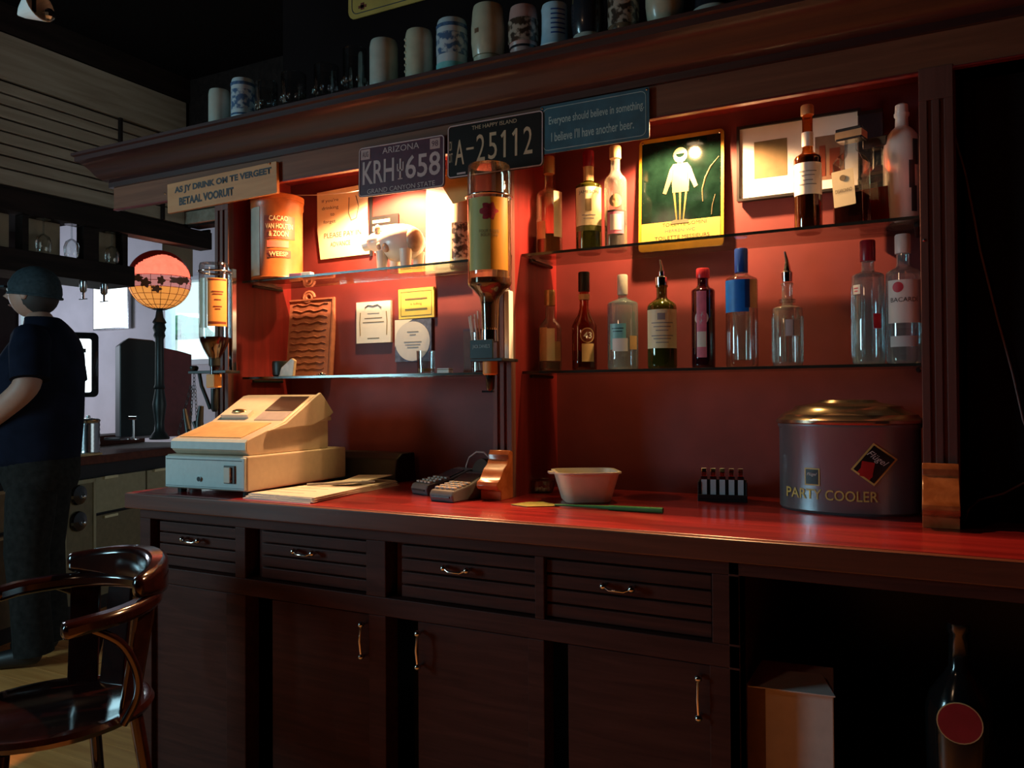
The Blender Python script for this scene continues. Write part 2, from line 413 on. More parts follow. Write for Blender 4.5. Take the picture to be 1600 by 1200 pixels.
# far wall with two window openings
wins=[(-6.80,-5.55,1.52,2.35),(-9.18,-8.75,1.9,3.0)]
wf.box(-9.2,-9.18,F0,F1,0,3.05).box(-9.18,-8.75,F0,F1,0,1.9).box(-9.18,-8.75,F0,F1,3.0,3.05).box(-8.75,-6.80,F0,F1,0,3.05)
wf.box(-6.80,-5.55,F0,F1,0,1.52).box(-6.80,-5.55,F0,F1,2.35,3.05).box(-5.55,3.2,F0,F1,0,3.05)
struct('wall_far', wf, 'white_wall')
for i,(x0,x1,z0,z1) in enumerate(wins):
    w=thing('window_%d'%(i+1),None,None,((x0+x1)/2,F0,z0)); w['kind']='structure'
    hw=(x1-x0)/2; hh=z1-z0
    MB().box(-hw,hw,-.02,.10,-.03,.02).box(-hw,hw,-.02,.10,hh-.04,hh).box(-hw,-hw+.04,-.02,.1,.02,hh-.04).box(hw-.04,hw,-.02,.1,.02,hh-.04).box(.28,.33,.0,.08,.02,hh-.04).build('window_frame','paper_grey',w)
    box(-hw+.04,hw-.04,.05,.054,.02,hh-.04).build('pane','window_pane',w)
# outdoors seen through the window
tag(box(-30,10,5.7,10.5,-.1,0).build('pavement','pavement'),None,None,kind='structure')
tag(box(-40,20,10.5,45,-.1,.02).build('lawn','grass'),None,None,kind='structure')
MB().prism([(6.5,0),(12.2,2.42),(12.6,2.42),(12.6,0)],-24,-4,'x').build('embankment','pavement')
bpy.data.objects['embankment']['kind']='structure'
g=thing('hedge','blurred green hedge outside the window above the pale bank','hedge',(-14,12.6,2.1))
m=MB()
for i in range(110):
    x=random.uniform(-8,8); z=random.uniform(.15,.75); m.ball((x,random.uniform(-.2,.6),z),random.uniform(.2,.32),8,5)
m.build('foliage','hedge',g)

# boarded bulkhead over the wing of the bar
bk=thing('wall_bulkhead',None,None,(-3.9,1.2,2.18)); bk['kind']='structure'
box(-.10,-.022,-1.6,2.16,0,.87).build('backing','beam_wood',bk)
zs=[0.01,.09,.15,.205,.265,.325,.39,.445,.505]
pl=None
for i in range(len(zs)-1):
    o=box(-.022,0,-1.6,2.10,zs[i]+.004,zs[i+1]-.004).build('plank','plank_wood',bk,bevel=.003)
box(-.022,.012,-1.6,2.10,.512,.73).build('fascia_board','plank_wood',bk,bevel=.003)
MB().box(0,.02,1.66,1.675,.01,.51).box(0,.02,1.93,1.945,.01,.51).build('joint_strip','beam_wood',bk)
box(-.10,.02,-1.6,2.16,.735,.87).build('top_rail','beam_wood',bk)
br=thing('wall_bulkhead_return',None,None,(-3.9,3.30,2.18)); br['kind']='structure'
box(0,1.9,.022,.10,0,.87).build('backing','beam_wood',br)
for i in range(0,len(zs)-1): box(0,1.9,0,.022,zs[i]+.004,zs[i+1]-.004).build('plank','plank_wood',br,bevel=.003)
# wall behind the mugs over the cabinet
# right hand return wall beside the cabinet
struct('wall_niche', box(.062,3.1,2.02,2.2620,.901,1.86), 'dark_wall')

# ================================================================== CABINET (back bar)
ZC=.90
cab=thing('back_bar_cabinet','dark brown panelled back bar base with drawers and recessed doors','cabinet',(0,0,0))
fY=1.59
# carcass and frame
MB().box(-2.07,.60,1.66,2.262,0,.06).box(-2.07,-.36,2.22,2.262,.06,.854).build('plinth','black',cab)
fr=MB()
fr.box(-2.07,.6,fY,fY+.05,.826,.854)                      # top rail
fr.box(-2.07,-.34,fY,fY+.05,.645,.690)                      # mid rail
for x0,x1 in ((-2.07,-2.025),(-1.686,-1.648),(-1.243,-1.184),(-.782,-.759),(-.394,-.34)): fr.box(x0,x1,fY,fY+.05,.690,.826)
for x0,x1 in ((-2.07,-2.02),(-1.72,-1.648),(-1.235,-1.184),(-.80,-.76),(-.40,-.34)): fr.box(x0,x1,fY,fY+.05,0.06,.645)
fr.box(-.362,-.34,fY,2.262,.06,.854).box(-2.07,-2.05,fY+.05,2.262,.06,.854)
fr.build('frame','cab_wood',cab,bevel=.002)
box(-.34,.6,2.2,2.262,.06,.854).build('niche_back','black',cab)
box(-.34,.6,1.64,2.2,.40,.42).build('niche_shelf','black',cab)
def pull(parent,x,z,y,vert=False,w=.062):
    m=MB()
    ps=[(x-w/2,y,z),(x+w/2,y,z)] if not vert else [(x,y,z-w/2),(x,y,z+w/2)]
    for p in ps: m.rod(p,(p[0],y-.020,p[2]),.0045); m.ball((p[0],y-.020,p[2]),.008,10,6)
    if vert: m.tube([(x,y-.02,z-w/2),(x,y-.026,z),(x,y-.02,z+w/2)],.003)
    else: m.tube([(x-w/2,y-.02,z),(x-w/4,y-.026,z-.006),(x+w/4,y-.026,z-.006),(x+w/2,y-.02,z)],.003)
    return m.build('handle','chrome',parent,smooth=50)
for x0,x1,hx in ((-2.0,-1.686,-1.851),(-1.60,-1.243,-1.439),(-1.145,-.782,-.982),(-.759,-.394,-.588)):
    d=box(x0-.025,x1,fY+.03,fY+.42,.692,.824).build('drawer','cab_wood',cab)
    n=4; hgt=.128/n
    for i in range(n): box(x0,x1-.003,fY+.012,fY+.03,.695+i*hgt,.695+(i+1)*hgt-.004).build('slat','cab_wood',d,bevel=.002)
    pull(d,hx,.779,fY+.012)
for x0,x1,hx in ((-2.02,-1.72,None),(-1.565,-1.235,-1.251),(-1.10,-.80,-1.085),(-.71,-.40,-.42)):
    d=box(x0,x1,fY+.014,fY+.034,.07,.64).build('door','cab_wood',cab,bevel=.002)
    if hx: pull(d,hx,.580,fY+.010,True,.078)
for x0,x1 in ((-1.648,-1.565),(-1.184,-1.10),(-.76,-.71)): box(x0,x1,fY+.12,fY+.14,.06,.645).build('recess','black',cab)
# continuous worktop
ct=thing('bar_worktop','long glossy red mahogany worktop with a plain front edge','worktop',(0,0,.854))
box(-2.11,3.0,1.59,2.262,.0,.046).build('top','counter_wood',ct,bevel=.003)
box(-2.112,3.0,1.57,1.592,.0,.0445).build('edge_strip','edge_wood',ct,bevel=.003)

# hutch
hu=thing('back_bar_hutch','open red-backed upper cabinet with fluted posts above the worktop','cabinet',(0,0,.9))
zt=1.95-.9
box(-2.085,.06,2.235,2.262,0,zt).build('back_panel','red_wall',hu)
box(-2.147,.04,1.96,2.262,zt,zt+.012).build('top_panel','side_wood',hu)
box(-2.147,-2.085,1.962,2.262,0,zt).build('side_panel','side_wood',hu)
box(-1.077,-1.019,1.962,2.235,0,zt).build('divider','side_wood',hu)
box(-.025,.045,1.962,2.262,0,zt).build('side_panel','side_wood',hu)
def post(x0,x1,z0,z1):
    m=MB(); w=x1-x0; g=w*.09; fl=w*.17
    p=m.box(x0,x1,1.944,1.962,z0,z1).build('post','pil_wood',hu)
    # raised strips leave two recessed flutes
    q=MB()
    for a,b in ((0,.24),(.38,.60),(.74,1.0)): q.box(x0+a*w,x0+b*w,1.938,1.944,z0+.12,z1-.07)
    q.box(x0,x1,1.938,1.944,z0,z0+.12).box(x0,x1,1.938,1.944,z1-.07,z1)
    q.build('fluting','pil_wood',p,bevel=.001)
for a,b in ((-2.147,-2.085),(-1.077,-1.019),(-.025,.04)): post(a,b,0,.975)
fz=MB().box(-2.67,3.0,1.94,1.955,.97,1.06); fz.build('frieze','frieze_wood',hu,bevel=.002)
box(-2.67,3.0,1.9385,1.957,.966,.9705).build('frieze_bead','side_wood',hu,bevel=.001)
# cornice: ogee profile, (out, up)
prof=[(0,1.048),(.012,1.048),(.012,1.066),(.022,1.070),(.034,1.078),(.046,1.092),(.056,1.108),(.068,1.122),(.082,1.132),(.092,1.136),(.092,1.152),(.10,1.156),(.10,1.166),(0,1.166)]
prof=[(a,b) for a,b in prof]
vs=[];n=len(prof)
for a,b in prof: vs.append((-2.67-a,1.94-a,b))
for a,b in prof: vs.append((3.0,1.94-a,b))
for a,b in prof: vs.append((-2.67-a,2.26,b))
fs=[tuple(range(n,2*n)),tuple(range(3*n-1,2*n-1,-1))]
for i in range(n):
    j=(i+1)%n
    fs += [(i,j,n+j,n+i),(i,2*n+i,2*n+j,j)]
MB().add(vs,fs).build('cornice','cornice_wood',hu,smooth=35)
box(-2.67,3.0,1.94,2.26,1.145,1.166).build('cornice_top','cornice_wood',hu)
MB().ball((-.018,1.937,.605),.0035,8,5).build('screw','chrome',hu)
# corbels
CP=[(1.94,.125),(1.922,.130),(1.914,.118),(1.914,.105),(1.905,.092),(1.888,.082),(1.878,.070),(1.868,.058),(1.852,.050),(1.848,.040),(1.855,.030),(1.872,.024),(1.872,0),(1.94,0)]
for a,b in ((-1.079,-1.017),(-.027,.042)):
    MB().prism(CP,a,b,'x').build('corbel','corbel_wood',hu,smooth=50,bevel=.0015)
# glass shelves: four things
def shelf(x0,x1,z,label):
    t=thing('glass_shelf',label,'shelf',((x0+x1)/2,2.09,z-.008),group=None)
    w=(x1-x0)/2
    box(-w,w,-.09,.10,0,.008).build('glass_panel','shelf_glass',t,bevel=.001)
    MB().box(-w,w,-.0915,-.0898,.0005,.0075).build('polished_edge','shelf_edge',t)
    for sx in (-1,1): MB().rod((sx*w*.985,-.05,-.006),(sx*w*.985,.09,-.006),.005).build('bracket','iron',t)
glass('shelf_edge', (0.30,0.36,0.32), .15, body=.5, bodycol=(0.06,0.07,0.06), rough=.12)
shelf(-2.083,-1.079,1.572,'upper left glass shelf holding the tin and the ceramic pig')
shelf(-2.083,-1.079,1.245,'lower left glass shelf under the carved plaque')
shelf(-1.017,-.027,1.572,'upper right glass shelf holding whisky bottles beneath the framed picture')
shelf(-1.017,-.027,1.245,'lower right glass shelf carrying a row of nine bottles')
# downlights
for p,l in ((LAMP_L,'round recessed downlight over the left shelves'),(LAMP_R,'round recessed downlight over the right shelves')):
    t=thing('downlight',l,'light',(p[0],p[1],p[2]+.008))
    MB().lathe([(.034,.037),(.034,.02),(.028,.012),(.024,.02),(.024,.037)],20).build('ring','chrome',t,smooth=40)
    MB().lathe([(.023,.022),(.023,.026)],20).build('lens','bulb_disc',t)
# thin wire strung under the frieze in the left bay
tag(MB().tube([(-2.06,2.20,1.905),(-1.90,2.16,1.878),(-1.72,2.12,1.856),(-1.5,2.05,1.836),(-1.35,2.0,1.822),(-1.2,1.98,1.818),(-1.08,1.975,1.83)],.0016,6).build('lamp_wire','cable_white'),'thin pale wire strung under the frieze of the left bay','wire')

# ================================================================== SIGNS ON THE FRIEZE
t=thing('wooden_sign','long pale wooden board with burnt Afrikaans drinking text','sign',(-2.108,1.930,1.874),rot=(0,rad(-1.2),0))
panel(.508,.102,.003,-.006,.006).build('board','sign_wood',t,bevel=.001)
lettering('AS JY DRINK OM TE VERGEET','ink',t,.008,.022,.45,.028,-.0068,bold=.045)
lettering('BETAAL VOORUIT','ink',t,-.065,-.018,.26,.028,-.0068,bold=.045)
for x,z in ((-.262,.02),(.225,.047)): MB().ball((x,-.0085,z),.004,8,5).build('nail','chrome',t)
t=thing('license_plate','maroon Arizona licence plate reading KRH 658','licence plate',(-1.374,1.927,1.846),rot=(0,rad(.8),0))
panel(.306,.150,.012,-.0015,.0015).build('plate','plate_maroon',t)
outline(.302,.146,.011,.003,-.0032,-.0014).build('rim','plate_letter',t)
lettering('KRH','plate_letter',t,-.080,-.004,.115,.068,-.0022,bold=.012); lettering('658','plate_letter',t,.078,-.004,.120,.068,-.0022,bold=.012)
lettering('ARIZONA','plate_letter',t,.0,.055,.13,.018,-.0022); lettering('GRAND CANYON STATE','plate_letter',t,0,-.060,.24,.014,-.0022)
MB().box(-.003,.003,-.0028,-.0015,-.034,.024).box(-.010,.010,-.0028,-.0015,-.012,-.007).box(-.012,-.008,-.0028,-.0015,-.010,.010).box(.008,.012,-.0028,-.0015,-.010,.014).box(-.008,.008,-.0028,-.0015,-.036,-.033).build('cactus_emblem','plate_letter',t)
for x,s in ((-.127,'AUG'),(.120,'98')):
    q=panel(.034,.030,.001,-.0028,-.0015); move(q,x,0,.052); st=q.build('registration_sticker','mug_pink',t); lettering(s,'plate_maroon',st,x,.052,.022,.016,-.0032)
t=thing('license_plate','black Aruba licence plate reading A-25112','licence plate',(-1.062,1.927,1.862),rot=(0,rad(.6),0))
panel(.300,.150,.012,-.0015,.0015).build('plate','plate_black',t)
outline(.297,.147,.011,.003,-.0032,-.0014).build('rim','plate_letter',t)
lettering('A','plate_letter_tan',t,-.110,-.004,.030,.070,-.0022,bold=.006); lettering('-','plate_letter_tan',t,-.076,.002,.024,.006,-.0022)
for ch,x in (('2',-.042),('5',-.004),('1',.031),('1',.066),('2',.104)): lettering(ch,'plate_letter_tan',t,x,-.0,.027,.074,-.0022,bold=.0) if ch!='1' else MB().prism([(x-.001,-.037),(x+.006,-.037),(x+.006,.037),(x+.001,.037),(x-.010,.024),(x-.006,.017),(x-.001,.023)],-.0026,-.0014,'y').build('numeral','plate_letter_tan',t)
lettering('THE HAPPY ISLAND','plate_letter_tan',t,.0,.058,.14,.011,-.0022); lettering('ARUBA','plate_letter_tan',t,0,-.058,.062,.014,-.0022)
lettering('DI\nOT','plate_letter_tan',t,-.139,.0,.012,.06,-.0022)
box(-.118,-.090,-.0028,-.0015,-.066,-.061).build('inspection_tab','plate_letter',t)
t=thing('tin_sign','dark blue tin sign about believing in another beer','sign',(-.772,1.929,1.880),rot=(0,rad(.2),0))
panel(.300,.128,.004,-.0015,.0015).build('plate','blue_sign',t)
outline(.284,.112,.014,.0014,-.0026,-.0014).build('border_line','sign_letter',t)
lettering('Everyone should believe in something.','sign_letter',t,.006,.019,.262,.027,-.0022,bold=.012); lettering("I believe I'll have another beer.",'sign_letter',t,-.004,-.022,.228,.025,-.0022,bold=.012)
for x,z in ((-.144,.058),(.144,.058)): MB().ball((x,-.002,z),.003,8,5).build('screw','chrome',t)
t=thing('enamel_sign','yellow and brown enamel sign high on the wall behind the mugs','sign',(-1.55,2.255,2.52+.14))
panel(.56,.30,.03,-.002,.002).build('plate','yellow_ochre',t); outline(.53,.27,.025,.003,-.003,-.0015).build('border_line','ink',t)
MB().tube([(-.02+.012*i,-.003,-.118+.006*math.sin(i*1.7)) for i in range(14)],.0022,5).build('script_line','ink',t)
MB().box(-.235,-.20,-.003,-.0018,-.118,-.108).box(-.225,-.21,-.003,-.0018,-.124,-.10).build('star_mark','tin_band',t)

# ================================================================== BOTTLES
def pr(r,h,shoulder=.62,neck=.30,nr=.013,base=.004,style='round'):
    sh=h*shoulder; nz=h*(1-neck)
    p=[(r*.85,0),(r*.97,base),(r,base*2.5),(r,sh)]
    if style=='round': p+=[(r*.97,sh+(nz-sh)*.25),(r*.86,sh+(nz-sh)*.50),(r*.62,sh+(nz-sh)*.75),(nr*1.15,nz)]
    elif style=='square': p+=[(r*.93,sh+(nz-sh)*.3),(r*.60,sh+(nz-sh)*.65),(nr*1.2,nz)]
    elif style=='slope': p+=[(r*.80,sh+(nz-sh)*.33),(r*.55,sh+(nz-sh)*.66),(nr*1.15,nz)]
    p+=[(nr,nz+h*.02),(nr,h*.93),(nr*1.15,h*.935),(nr*1.15,h*.955),(nr,h*.96)]
    return p
# angle that faces the camera from a point
def face(x,y): return math.atan2(-y,-x)
def bottle(name,label,x,y,z,r,h,gl='clear_glass',cap='cap_white',capn='cap',caph=.035,style='round',shoulder=.6,neck=.3,nr=.013,liq=None,lvl=.5,group=None,sides=24,squash=1):
    t=thing(name,label,'bottle',(x,y,z),group=group)
    p=pr(r,h-.004,shoulder,neck,nr,style=style)
    MB().lathe(p,sides,sy=squash).build('glass_body',gl,t,smooth=40)
    if liq:
        zl=h*lvl; q=[(a*.93,b+.003) for a,b in p if b<zl-.003]
        rr=p[0][0]
        for (a,b),(c,d) in zip(p,p[1:]):
            if b<=zl<=d: rr=a+(c-a)*(zl-b)/max(d-b,1e-6); break
        q.append((rr*.93,zl)); MB().lathe(q,sides,sy=squash).build('liquid',liq,t,smooth=40)
    if cap: MB().lathe([(nr*1.22,h-caph),(nr*1.25,h-caph+.002),(nr*1.25,h-.003),(nr*1.12,h)],18).build(capn,cap,t,smooth=40)
    return t
def lab(t,r,z0,z1,mat,half=.9,off=0,name='label',n=12,sy=1):
    a=face(t.location.x,t.location.y)+off
    return MB().arc(r+.0006,a-half,a+half,z0,z1,n,sy=sy).build(name,mat,t,smooth=60)
def lines(t,r,zs,half,mat='ink_grey',off=0,parent=None):
    # rows of print too small to read
    a=face(t.location.x,t.location.y)+off
    for i,z in enumerate(zs):
        h_=half*(1-.22*(i%3)); MB().arc(r+.0014,a-h_,a+h_,z-.0012,z+.0012,8,t=.0003).build('print_line',mat,parent or t)
def ltxt(t,body,r,z,w,h,mat='ink',off=0,parent=None,**kw):
    a=face(t.location.x,t.location.y)+off
    return lettering(body,mat,parent or t,0,z,w,h,0,bend=(r+.0016,a),**kw)
def bdisc(parent,Rr,ang,z,rd,mat,name,rad2=None):
    vs=[];fs=[];N_=28
    for k in range(3):
        for i in range(N_):
            q=2*PI*i/N_; rr=rd*k/2+.0002; aa=ang+rr*math.cos(q)/Rr; vs.append((Rr*math.cos(aa),Rr*math.sin(aa),z+rr*math.sin(q)))
    for k in range(2):
        for i in range(N_): fs.append((k*N_+i,k*N_+(i+1)%N_,(k+1)*N_+(i+1)%N_,(k+1)*N_+i))
    return MB().add(vs,fs).build(name,mat,parent)
US=1.572; LS=1.245; BY=2.10
t=bottle('whisky_bottle','clear amber whisky bottle beside the divider, its label turned aside',-.978,BY,US,.038,.292,'rum_glass','cap_gold',caph=.05,liq='liquid_whisky',lvl=.22,shoulder=.62)
lab(t,.038,.055,.185,'label_cream',.42,.75); lab(t,.038,.05,.10,'label_tan',.4,-.7,name='back_label')
t=bottle('whisky_bottle','dark green whisky bottle with cream label between two clearer bottles',-.856,BY,US,.037,.290,'green_glass','cap_maroon',caph=.045,liq='darkliq' if False else 'liquid_dark',lvl=.62,shoulder=.66)
l=lab(t,.037,.075,.182,'label_cream',1.15); ltxt(t,'JAMESON',.037,.166,.060,.011,parent=l); lines(t,.037,(.103,.094),.5,parent=l)
lab(t,.0372,.060,.074,'label_greenband',1.15,name='label_band')
MB().arc(.0385,face(-.856,BY)-.25,face(-.856,BY)+.2,.115,.148,4).build('ship_emblem','ink_soft',t); MB().lathe([(.0145,.205),(.0150,.25)],16).build('neck_foil','label_tan',t)
t=bottle('gin_bottle','clear gin bottle with pink label beside the green sign',-.776,BY,US,.031,.292,'frost_glass','label_tan',caph=.035,liq='plum',lvl=.36,shoulder=.66,neck=.24) if False else bottle('gin_bottle','clear gin bottle with pink label beside the green sign',-.776,BY,US,.031,.292,'frost_glass','label_tan',caph=.035,liq='liquid_dark',lvl=.38,shoulder=.66,neck=.24)
lab(t,.031,.045,.105,'label_pink',.75); l=lab(t,.0315,.055,.098,'label_white',.5,name='front_label'); bdisc(t,.0322,face(-.776,BY),.135,.018,'label_tan','round_seal')
t=bottle('port_bottle','dark port bottle with white label and cork in front of the framed picture',-.273,BY,US,.033,.318,'amber_glass','label_tan',caph=.024,liq='liquid_dark',lvl=.60,shoulder=.58,neck=.36,nr=.0125)
l=lab(t,.033,.092,.170,'label_white',1.2); lines(t,.033,(.148,.138,.126,.116),.6,parent=l); lab(t,.0128,.215,.25,'label_white',1.4,name='neck_label')
# square amaretto bottle
t=thing('amaretto_bottle','square-shouldered amaretto bottle with slanted yellow label and boxy cap','bottle',(-.170,2.06,US),rz=rad(-14))
def sq(hx,hy,z): return [(-hx,-hy,z),(hx,-hy,z),(hx,hy,z),(-hx,hy,z)]
def loft(rings,closed=True):
    m=MB(); vs=[p for r in rings for p in r]; k=len(rings[0]); fs=[]
    for a in range(len(rings)-1):
        for i in range(k):
            j=(i+1)%k; fs.append((a*k+i,a*k+j,(a+1)*k+j,(a+1)*k+i))
    fs.append(tuple(range(k-1,-1,-1))); fs.append(tuple((len(rings)-1)*k+i for i in range(k)))
    return m.add(vs,fs)
loft([sq(.032,.028,0),sq(.034,.030,.004),sq(.034,.030,.150),sq(.026,.022,.166),sq(.013,.013,.178),sq(.012,.012,.205)]).build('glass_body','clear_glass',t,bevel=.003)
loft([sq(.031,.027,.003),sq(.031,.027,.075)]).build('liquid','liquid_dark',t)
q=panel(.050,.085,.002,-.0312,-.0302); move(q,-.002,0,.088); l=q.build('label','label_cream',t,rot=(0,rad(-4),0)); lettering('DISARONNO','ink',l,-.002,.082,.038,.009,-.0318); MB().lathe([(.007,-.0006),(.007,.0006)],14).build('seal','ink_soft',l,loc=(-.002,-.0316,.112),rot=(rad(90),0,0))
box(-.030,.030,-.020,.020,.203,.232).build('cap','mug_black',t,bevel=.002)
box(-.0305,.0305,-.0205,.0205,.208,.224).build('cap_band','label_tan',t)
t=thing('amaretto_bottle','second square bottle half full of red-brown liqueur beside the white stone bottle','bottle',(-.118,2.135,US),rz=rad(-14))
loft([sq(.036,.028,0),sq(.038,.030,.004),sq(.038,.030,.125),sq(.028,.022,.142),sq(.013,.013,.155),sq(.012,.012,.20)]).build('glass_body','clear_glass',t,bevel=.003)
loft([sq(.034,.027,.003),sq(.034,.027,.098)]).build('liquid','liquid_red',t)
box(-.028,.028,-.020,.020,.198,.222).build('cap','mug_black',t,bevel=.002)
t=thing('stone_bottle','white stoneware bottle with dark markings next to the right post','bottle',(-.064,2.13,US))
MB().lathe([(.036,0),(.040,.006),(.042,.10),(.041,.19),(.036,.215),(.024,.232),(.015,.240),(.014,.262),(.017,.266),(.017,.272),(.009,.274)],24).build('body','ceramic',t,smooth=40)
MB().lathe([(.013,.270),(.015,.275),(.014,.292),(.008,.296)],16).build('stopper','ceramic',t,smooth=40)
for z0,z1,o_ in ((.03,.09,.62),(.085,.15,.50),(.14,.20,.72)): MB().arc(.0425,face(-.064,2.13)+o_-.16,face(-.064,2.13)+o_+.16,z0,z1,5).build('painted_mark','ink',t)
# tall dark box behind
t=thing('dark_box','dark upright box standing between the picture and the stone bottle','box',(-.135,2.195,US))
box(-.028,.028,-.025,.025,0,.30).build('box_body','mug_black',t,bevel=.002); box(-.029,.029,-.026,.026,.296,.306).build('lid','black_gloss',t,bevel=.001)

# lower shelf row
t=bottle('liqueur_bottle','small liqueur bottle with gold cap leftmost on the lower right shelf',-.978,BY,LS,.033,.234,'frost_glass','cap_gold',caph=.045,shoulder=.52,neck=.34,liq='liquid_whisky',lvl=.12)
lab(t,.033,.03,.125,'label_tan',.4,-.65); l=lab(t,.033,.03,.122,'label_cream',.35,0.05,name='front_label'); lab(t,.033,.03,.085,'label_tan',.32,.72,name='side_label')
t=bottle('liqueur_bottle','golden liqueur bottle with 43 badge and black cap',-.872,BY,LS,.035,.278,'amber_glass','cap_black',caph=.055,shoulder=.46,neck=.38,style='slope',liq='liquid_whisky',lvl=.20)
MB().lathe([(.0155,.200),(.0160,.215)],16).build('neck_band','label_tan',t)
a=face(-.872,BY)+.25
bd=bdisc(t,.0362,a,.098,.021,'label_tan','badge'); bdisc(bd,.0366,a,.098,.018,'tin_band','badge_centre')
ltxt(t,'43',.0368,.098,.024,.018,'label_white',.25,parent=bd,bold=.02)
lab(t,.035,.025,.075,'label_tan',.5,.3)
t=bottle('gin_bottle','stout clear gin bottle with icy blue label and pale cap',-.758,BY,LS,.042,.262,'blue_glass','cap_white',caph=.055,style='square',shoulder=.70,neck=.24,nr=.0115)
l=lab(t,.042,.055,.125,'label_teal',.55,-.35); lab(t,.0425,.050,.085,'label_white',.5,-.2,name='lower_label'); lab(t,.042,.055,.092,'label_tan',.3,.75,name='side_label')
lines(t,.042,(.112,.104),.40,'label_dark',-.35,parent=l)
t=bottle('liqueur_bottle','dark green bottle with large cream label and steel pourer',-.647,BY,LS,.039,.240,'green_glass',None,shoulder=.70,neck=.20,liq='liquid_dark',lvl=.34,nr=.014)
l=lab(t,.039,.055,.158,'label_cream',1.25); lines(t,.039,(.122,.112,.102,.088,.080,.070),.75,parent=l); MB().arc(.0402,face(-.647,BY)-.3,face(-.647,BY)+.2,.130,.148,4).build('crest','ink_grey',l)
MB().lathe([(.017,.225),(.018,.232),(.018,.246),(.012,.250)],14).rod((0,0,.25),(0,0,.262),.009).tube([(0,0,.26),(.0,0,.275),(-.004,0,.295)],[.007,.0045,.003]).build('pourer','chrome',t,smooth=40)
t=bottle('gin_bottle','slim plum-coloured gin bottle with pink label and bright red cap',-.536,BY,LS,.030,.262,'plum_glass','cap_red',caph=.026,shoulder=.78,neck=.17,nr=.014,liq='liquid_dark',lvl=.70)
l=lab(t,.030,.028,.20,'label_pink',.42,-.15); lab(t,.0304,.055,.095,'label_white',.38,-.15,name='front_label'); bdisc(t,.0312,face(-.536,BY)-.15,.130,.018,'paper_grey','round_seal')
t=bottle('vodka_bottle','tall clear vodka bottle with blue label and blue cap',-.437,BY,LS,.040,.305,'clear_glass','cap_blue',caph=.062,shoulder=.74,neck=.20,style='square',nr=.0135)
lab(t,.040,.140,.222,'label_blue',.85,-.40); lab(t,.0404,.150,.222,'label_navy',.16,.35,name='label_side'); lab(t,.040,.150,.222,'label_tan',.34,.82,name='back_label'); MB().lathe([(.020,.02),(.024,.16),(.022,.165)],16).build('inner_column','frost_glass',t,smooth=40)
t=bottle('decanter','cut-glass style decanter bottle with steel pourer between vodka and red-capped gin',-.325,BY,LS,.036,.222,'frost_glass',None,shoulder=.66,neck=.30,nr=.013)
for i in range(12):
    a=2*PI*i/12; MB().rod((.0355*math.cos(a),.0355*math.sin(a),.012),(.0365*math.cos(a),.0365*math.sin(a),.125),.0028,n=6).build('facet_rib','frost_glass',t)
MB().lathe([(.020,.160),(.020,.168)],16).build('neck_ring','clear_glass',t); MB().lathe([(.013,.212),(.014,.235),(.010,.240)],14).tube([(0,0,.24),(0,0,.262),(-.005,0,.288)],[.010,.005,.0025]).build('pourer','chrome',t,smooth=40)
lab(t,.0372,.075,.115,'paper_grey',.5,.35,name='etched_label')
t=bottle('gin_bottle','clear ribbed gin bottle with dark red cap second from the right post',-.140,BY,LS,.036,.298,'blue_glass','cap_maroon',caph=.05,shoulder=.72,neck=.24,nr=.014)
for i in range(10):
    a=2*PI*i/10; MB().rod((.0365*math.cos(a),.0365*math.sin(a),.02),(.0365*math.cos(a),.0365*math.sin(a),.19),.0022,n=6).build('facet_rib','clear_glass',t)
l=lab(t,.0368,.168,.190,'label_white',.28,-.75); lines(t,.0368,(.182,.175),.16,'label_red',-.75,parent=l); lab(t,.0368,.085,.12,'label_red',.25,.55,name='red_label')
t=bottle('rum_bottle','clear white-rum bottle with round red emblem and white cap by right post',-.064,BY,LS,.038,.305,'blue_glass','cap_white',caph=.045,shoulder=.70,neck=.24,nr=.014)
l=lab(t,.038,.095,.195,'label_white',1.1,.15); ltxt(t,'BACARDÍ',.0382,.150,.062,.013,'ink',.05,parent=l); lab(t,.038,.04,.065,'paper_grey',.8,0,name='lower_label')
bdisc(t,.0395,face(-.064,BY)-.30,.178,.012,'label_red','red_emblem')

# ------- upper right: green toilet sign and framed picture
t=thing('toilet_sign','green and yellow enamel sign with a figure in a white jacket','sign',(-.626,2.215,1.745),rot=(rad(-3),0,0))
panel(.242,.325,.012,-.002,.002).build('plate','yellow_dark',t)
panel(.222,.222,.002,-.0032,-.0018); q=move(panel(.224,.232,.002,-.0032,-.0018),0,0,.034); q.build('green_field','green_sign',t)
q=move(panel(.224,.058,.002,-.0032,-.0018),0,0,-.111); q.build('text_field','yellow_pale',t)
lettering('TOILETTE UOMINI','black',t,.012,-.091,.125,.010,-.0036); lettering('HERREN WC','ink',t,.0,-.109,.085,.008,-.0036); lettering('TOILETTE MESSIEURS','black',t,.005,-.128,.155,.010,-.0036)
fg=MB().prism([(-.020,.080),(.020,.080),(.030,.066),(.050,.012),(.040,.006),(.026,.036),(.024,-.002),(-.022,-.002),(-.024,.036),(-.040,-.004),(-.050,.000),(-.030,.066)],-.0046,-.003,'y').build('jacket','jacket_white',t)
MB().prism([(.020*math.cos(a)*1.0,.104+.022*math.sin(a)) for a in [2*PI*i/20 for i in range(20)]],-.0044,-.003,'y').build('head','sign_yellow',t)
MB().prism([(.012*math.cos(a),.104+.004+.010*math.sin(a)) for a in [PI+PI*i/10 for i in range(11)]],-.0052,-.004,'y').build('face_mark','green_sign',t)
MB().prism([(-.008,.083),(0,.078),(.008,.083),(.008,.073),(0,.077),(-.008,.073)],-.0056,-.0042,'y').build('bow_tie','ink',t)
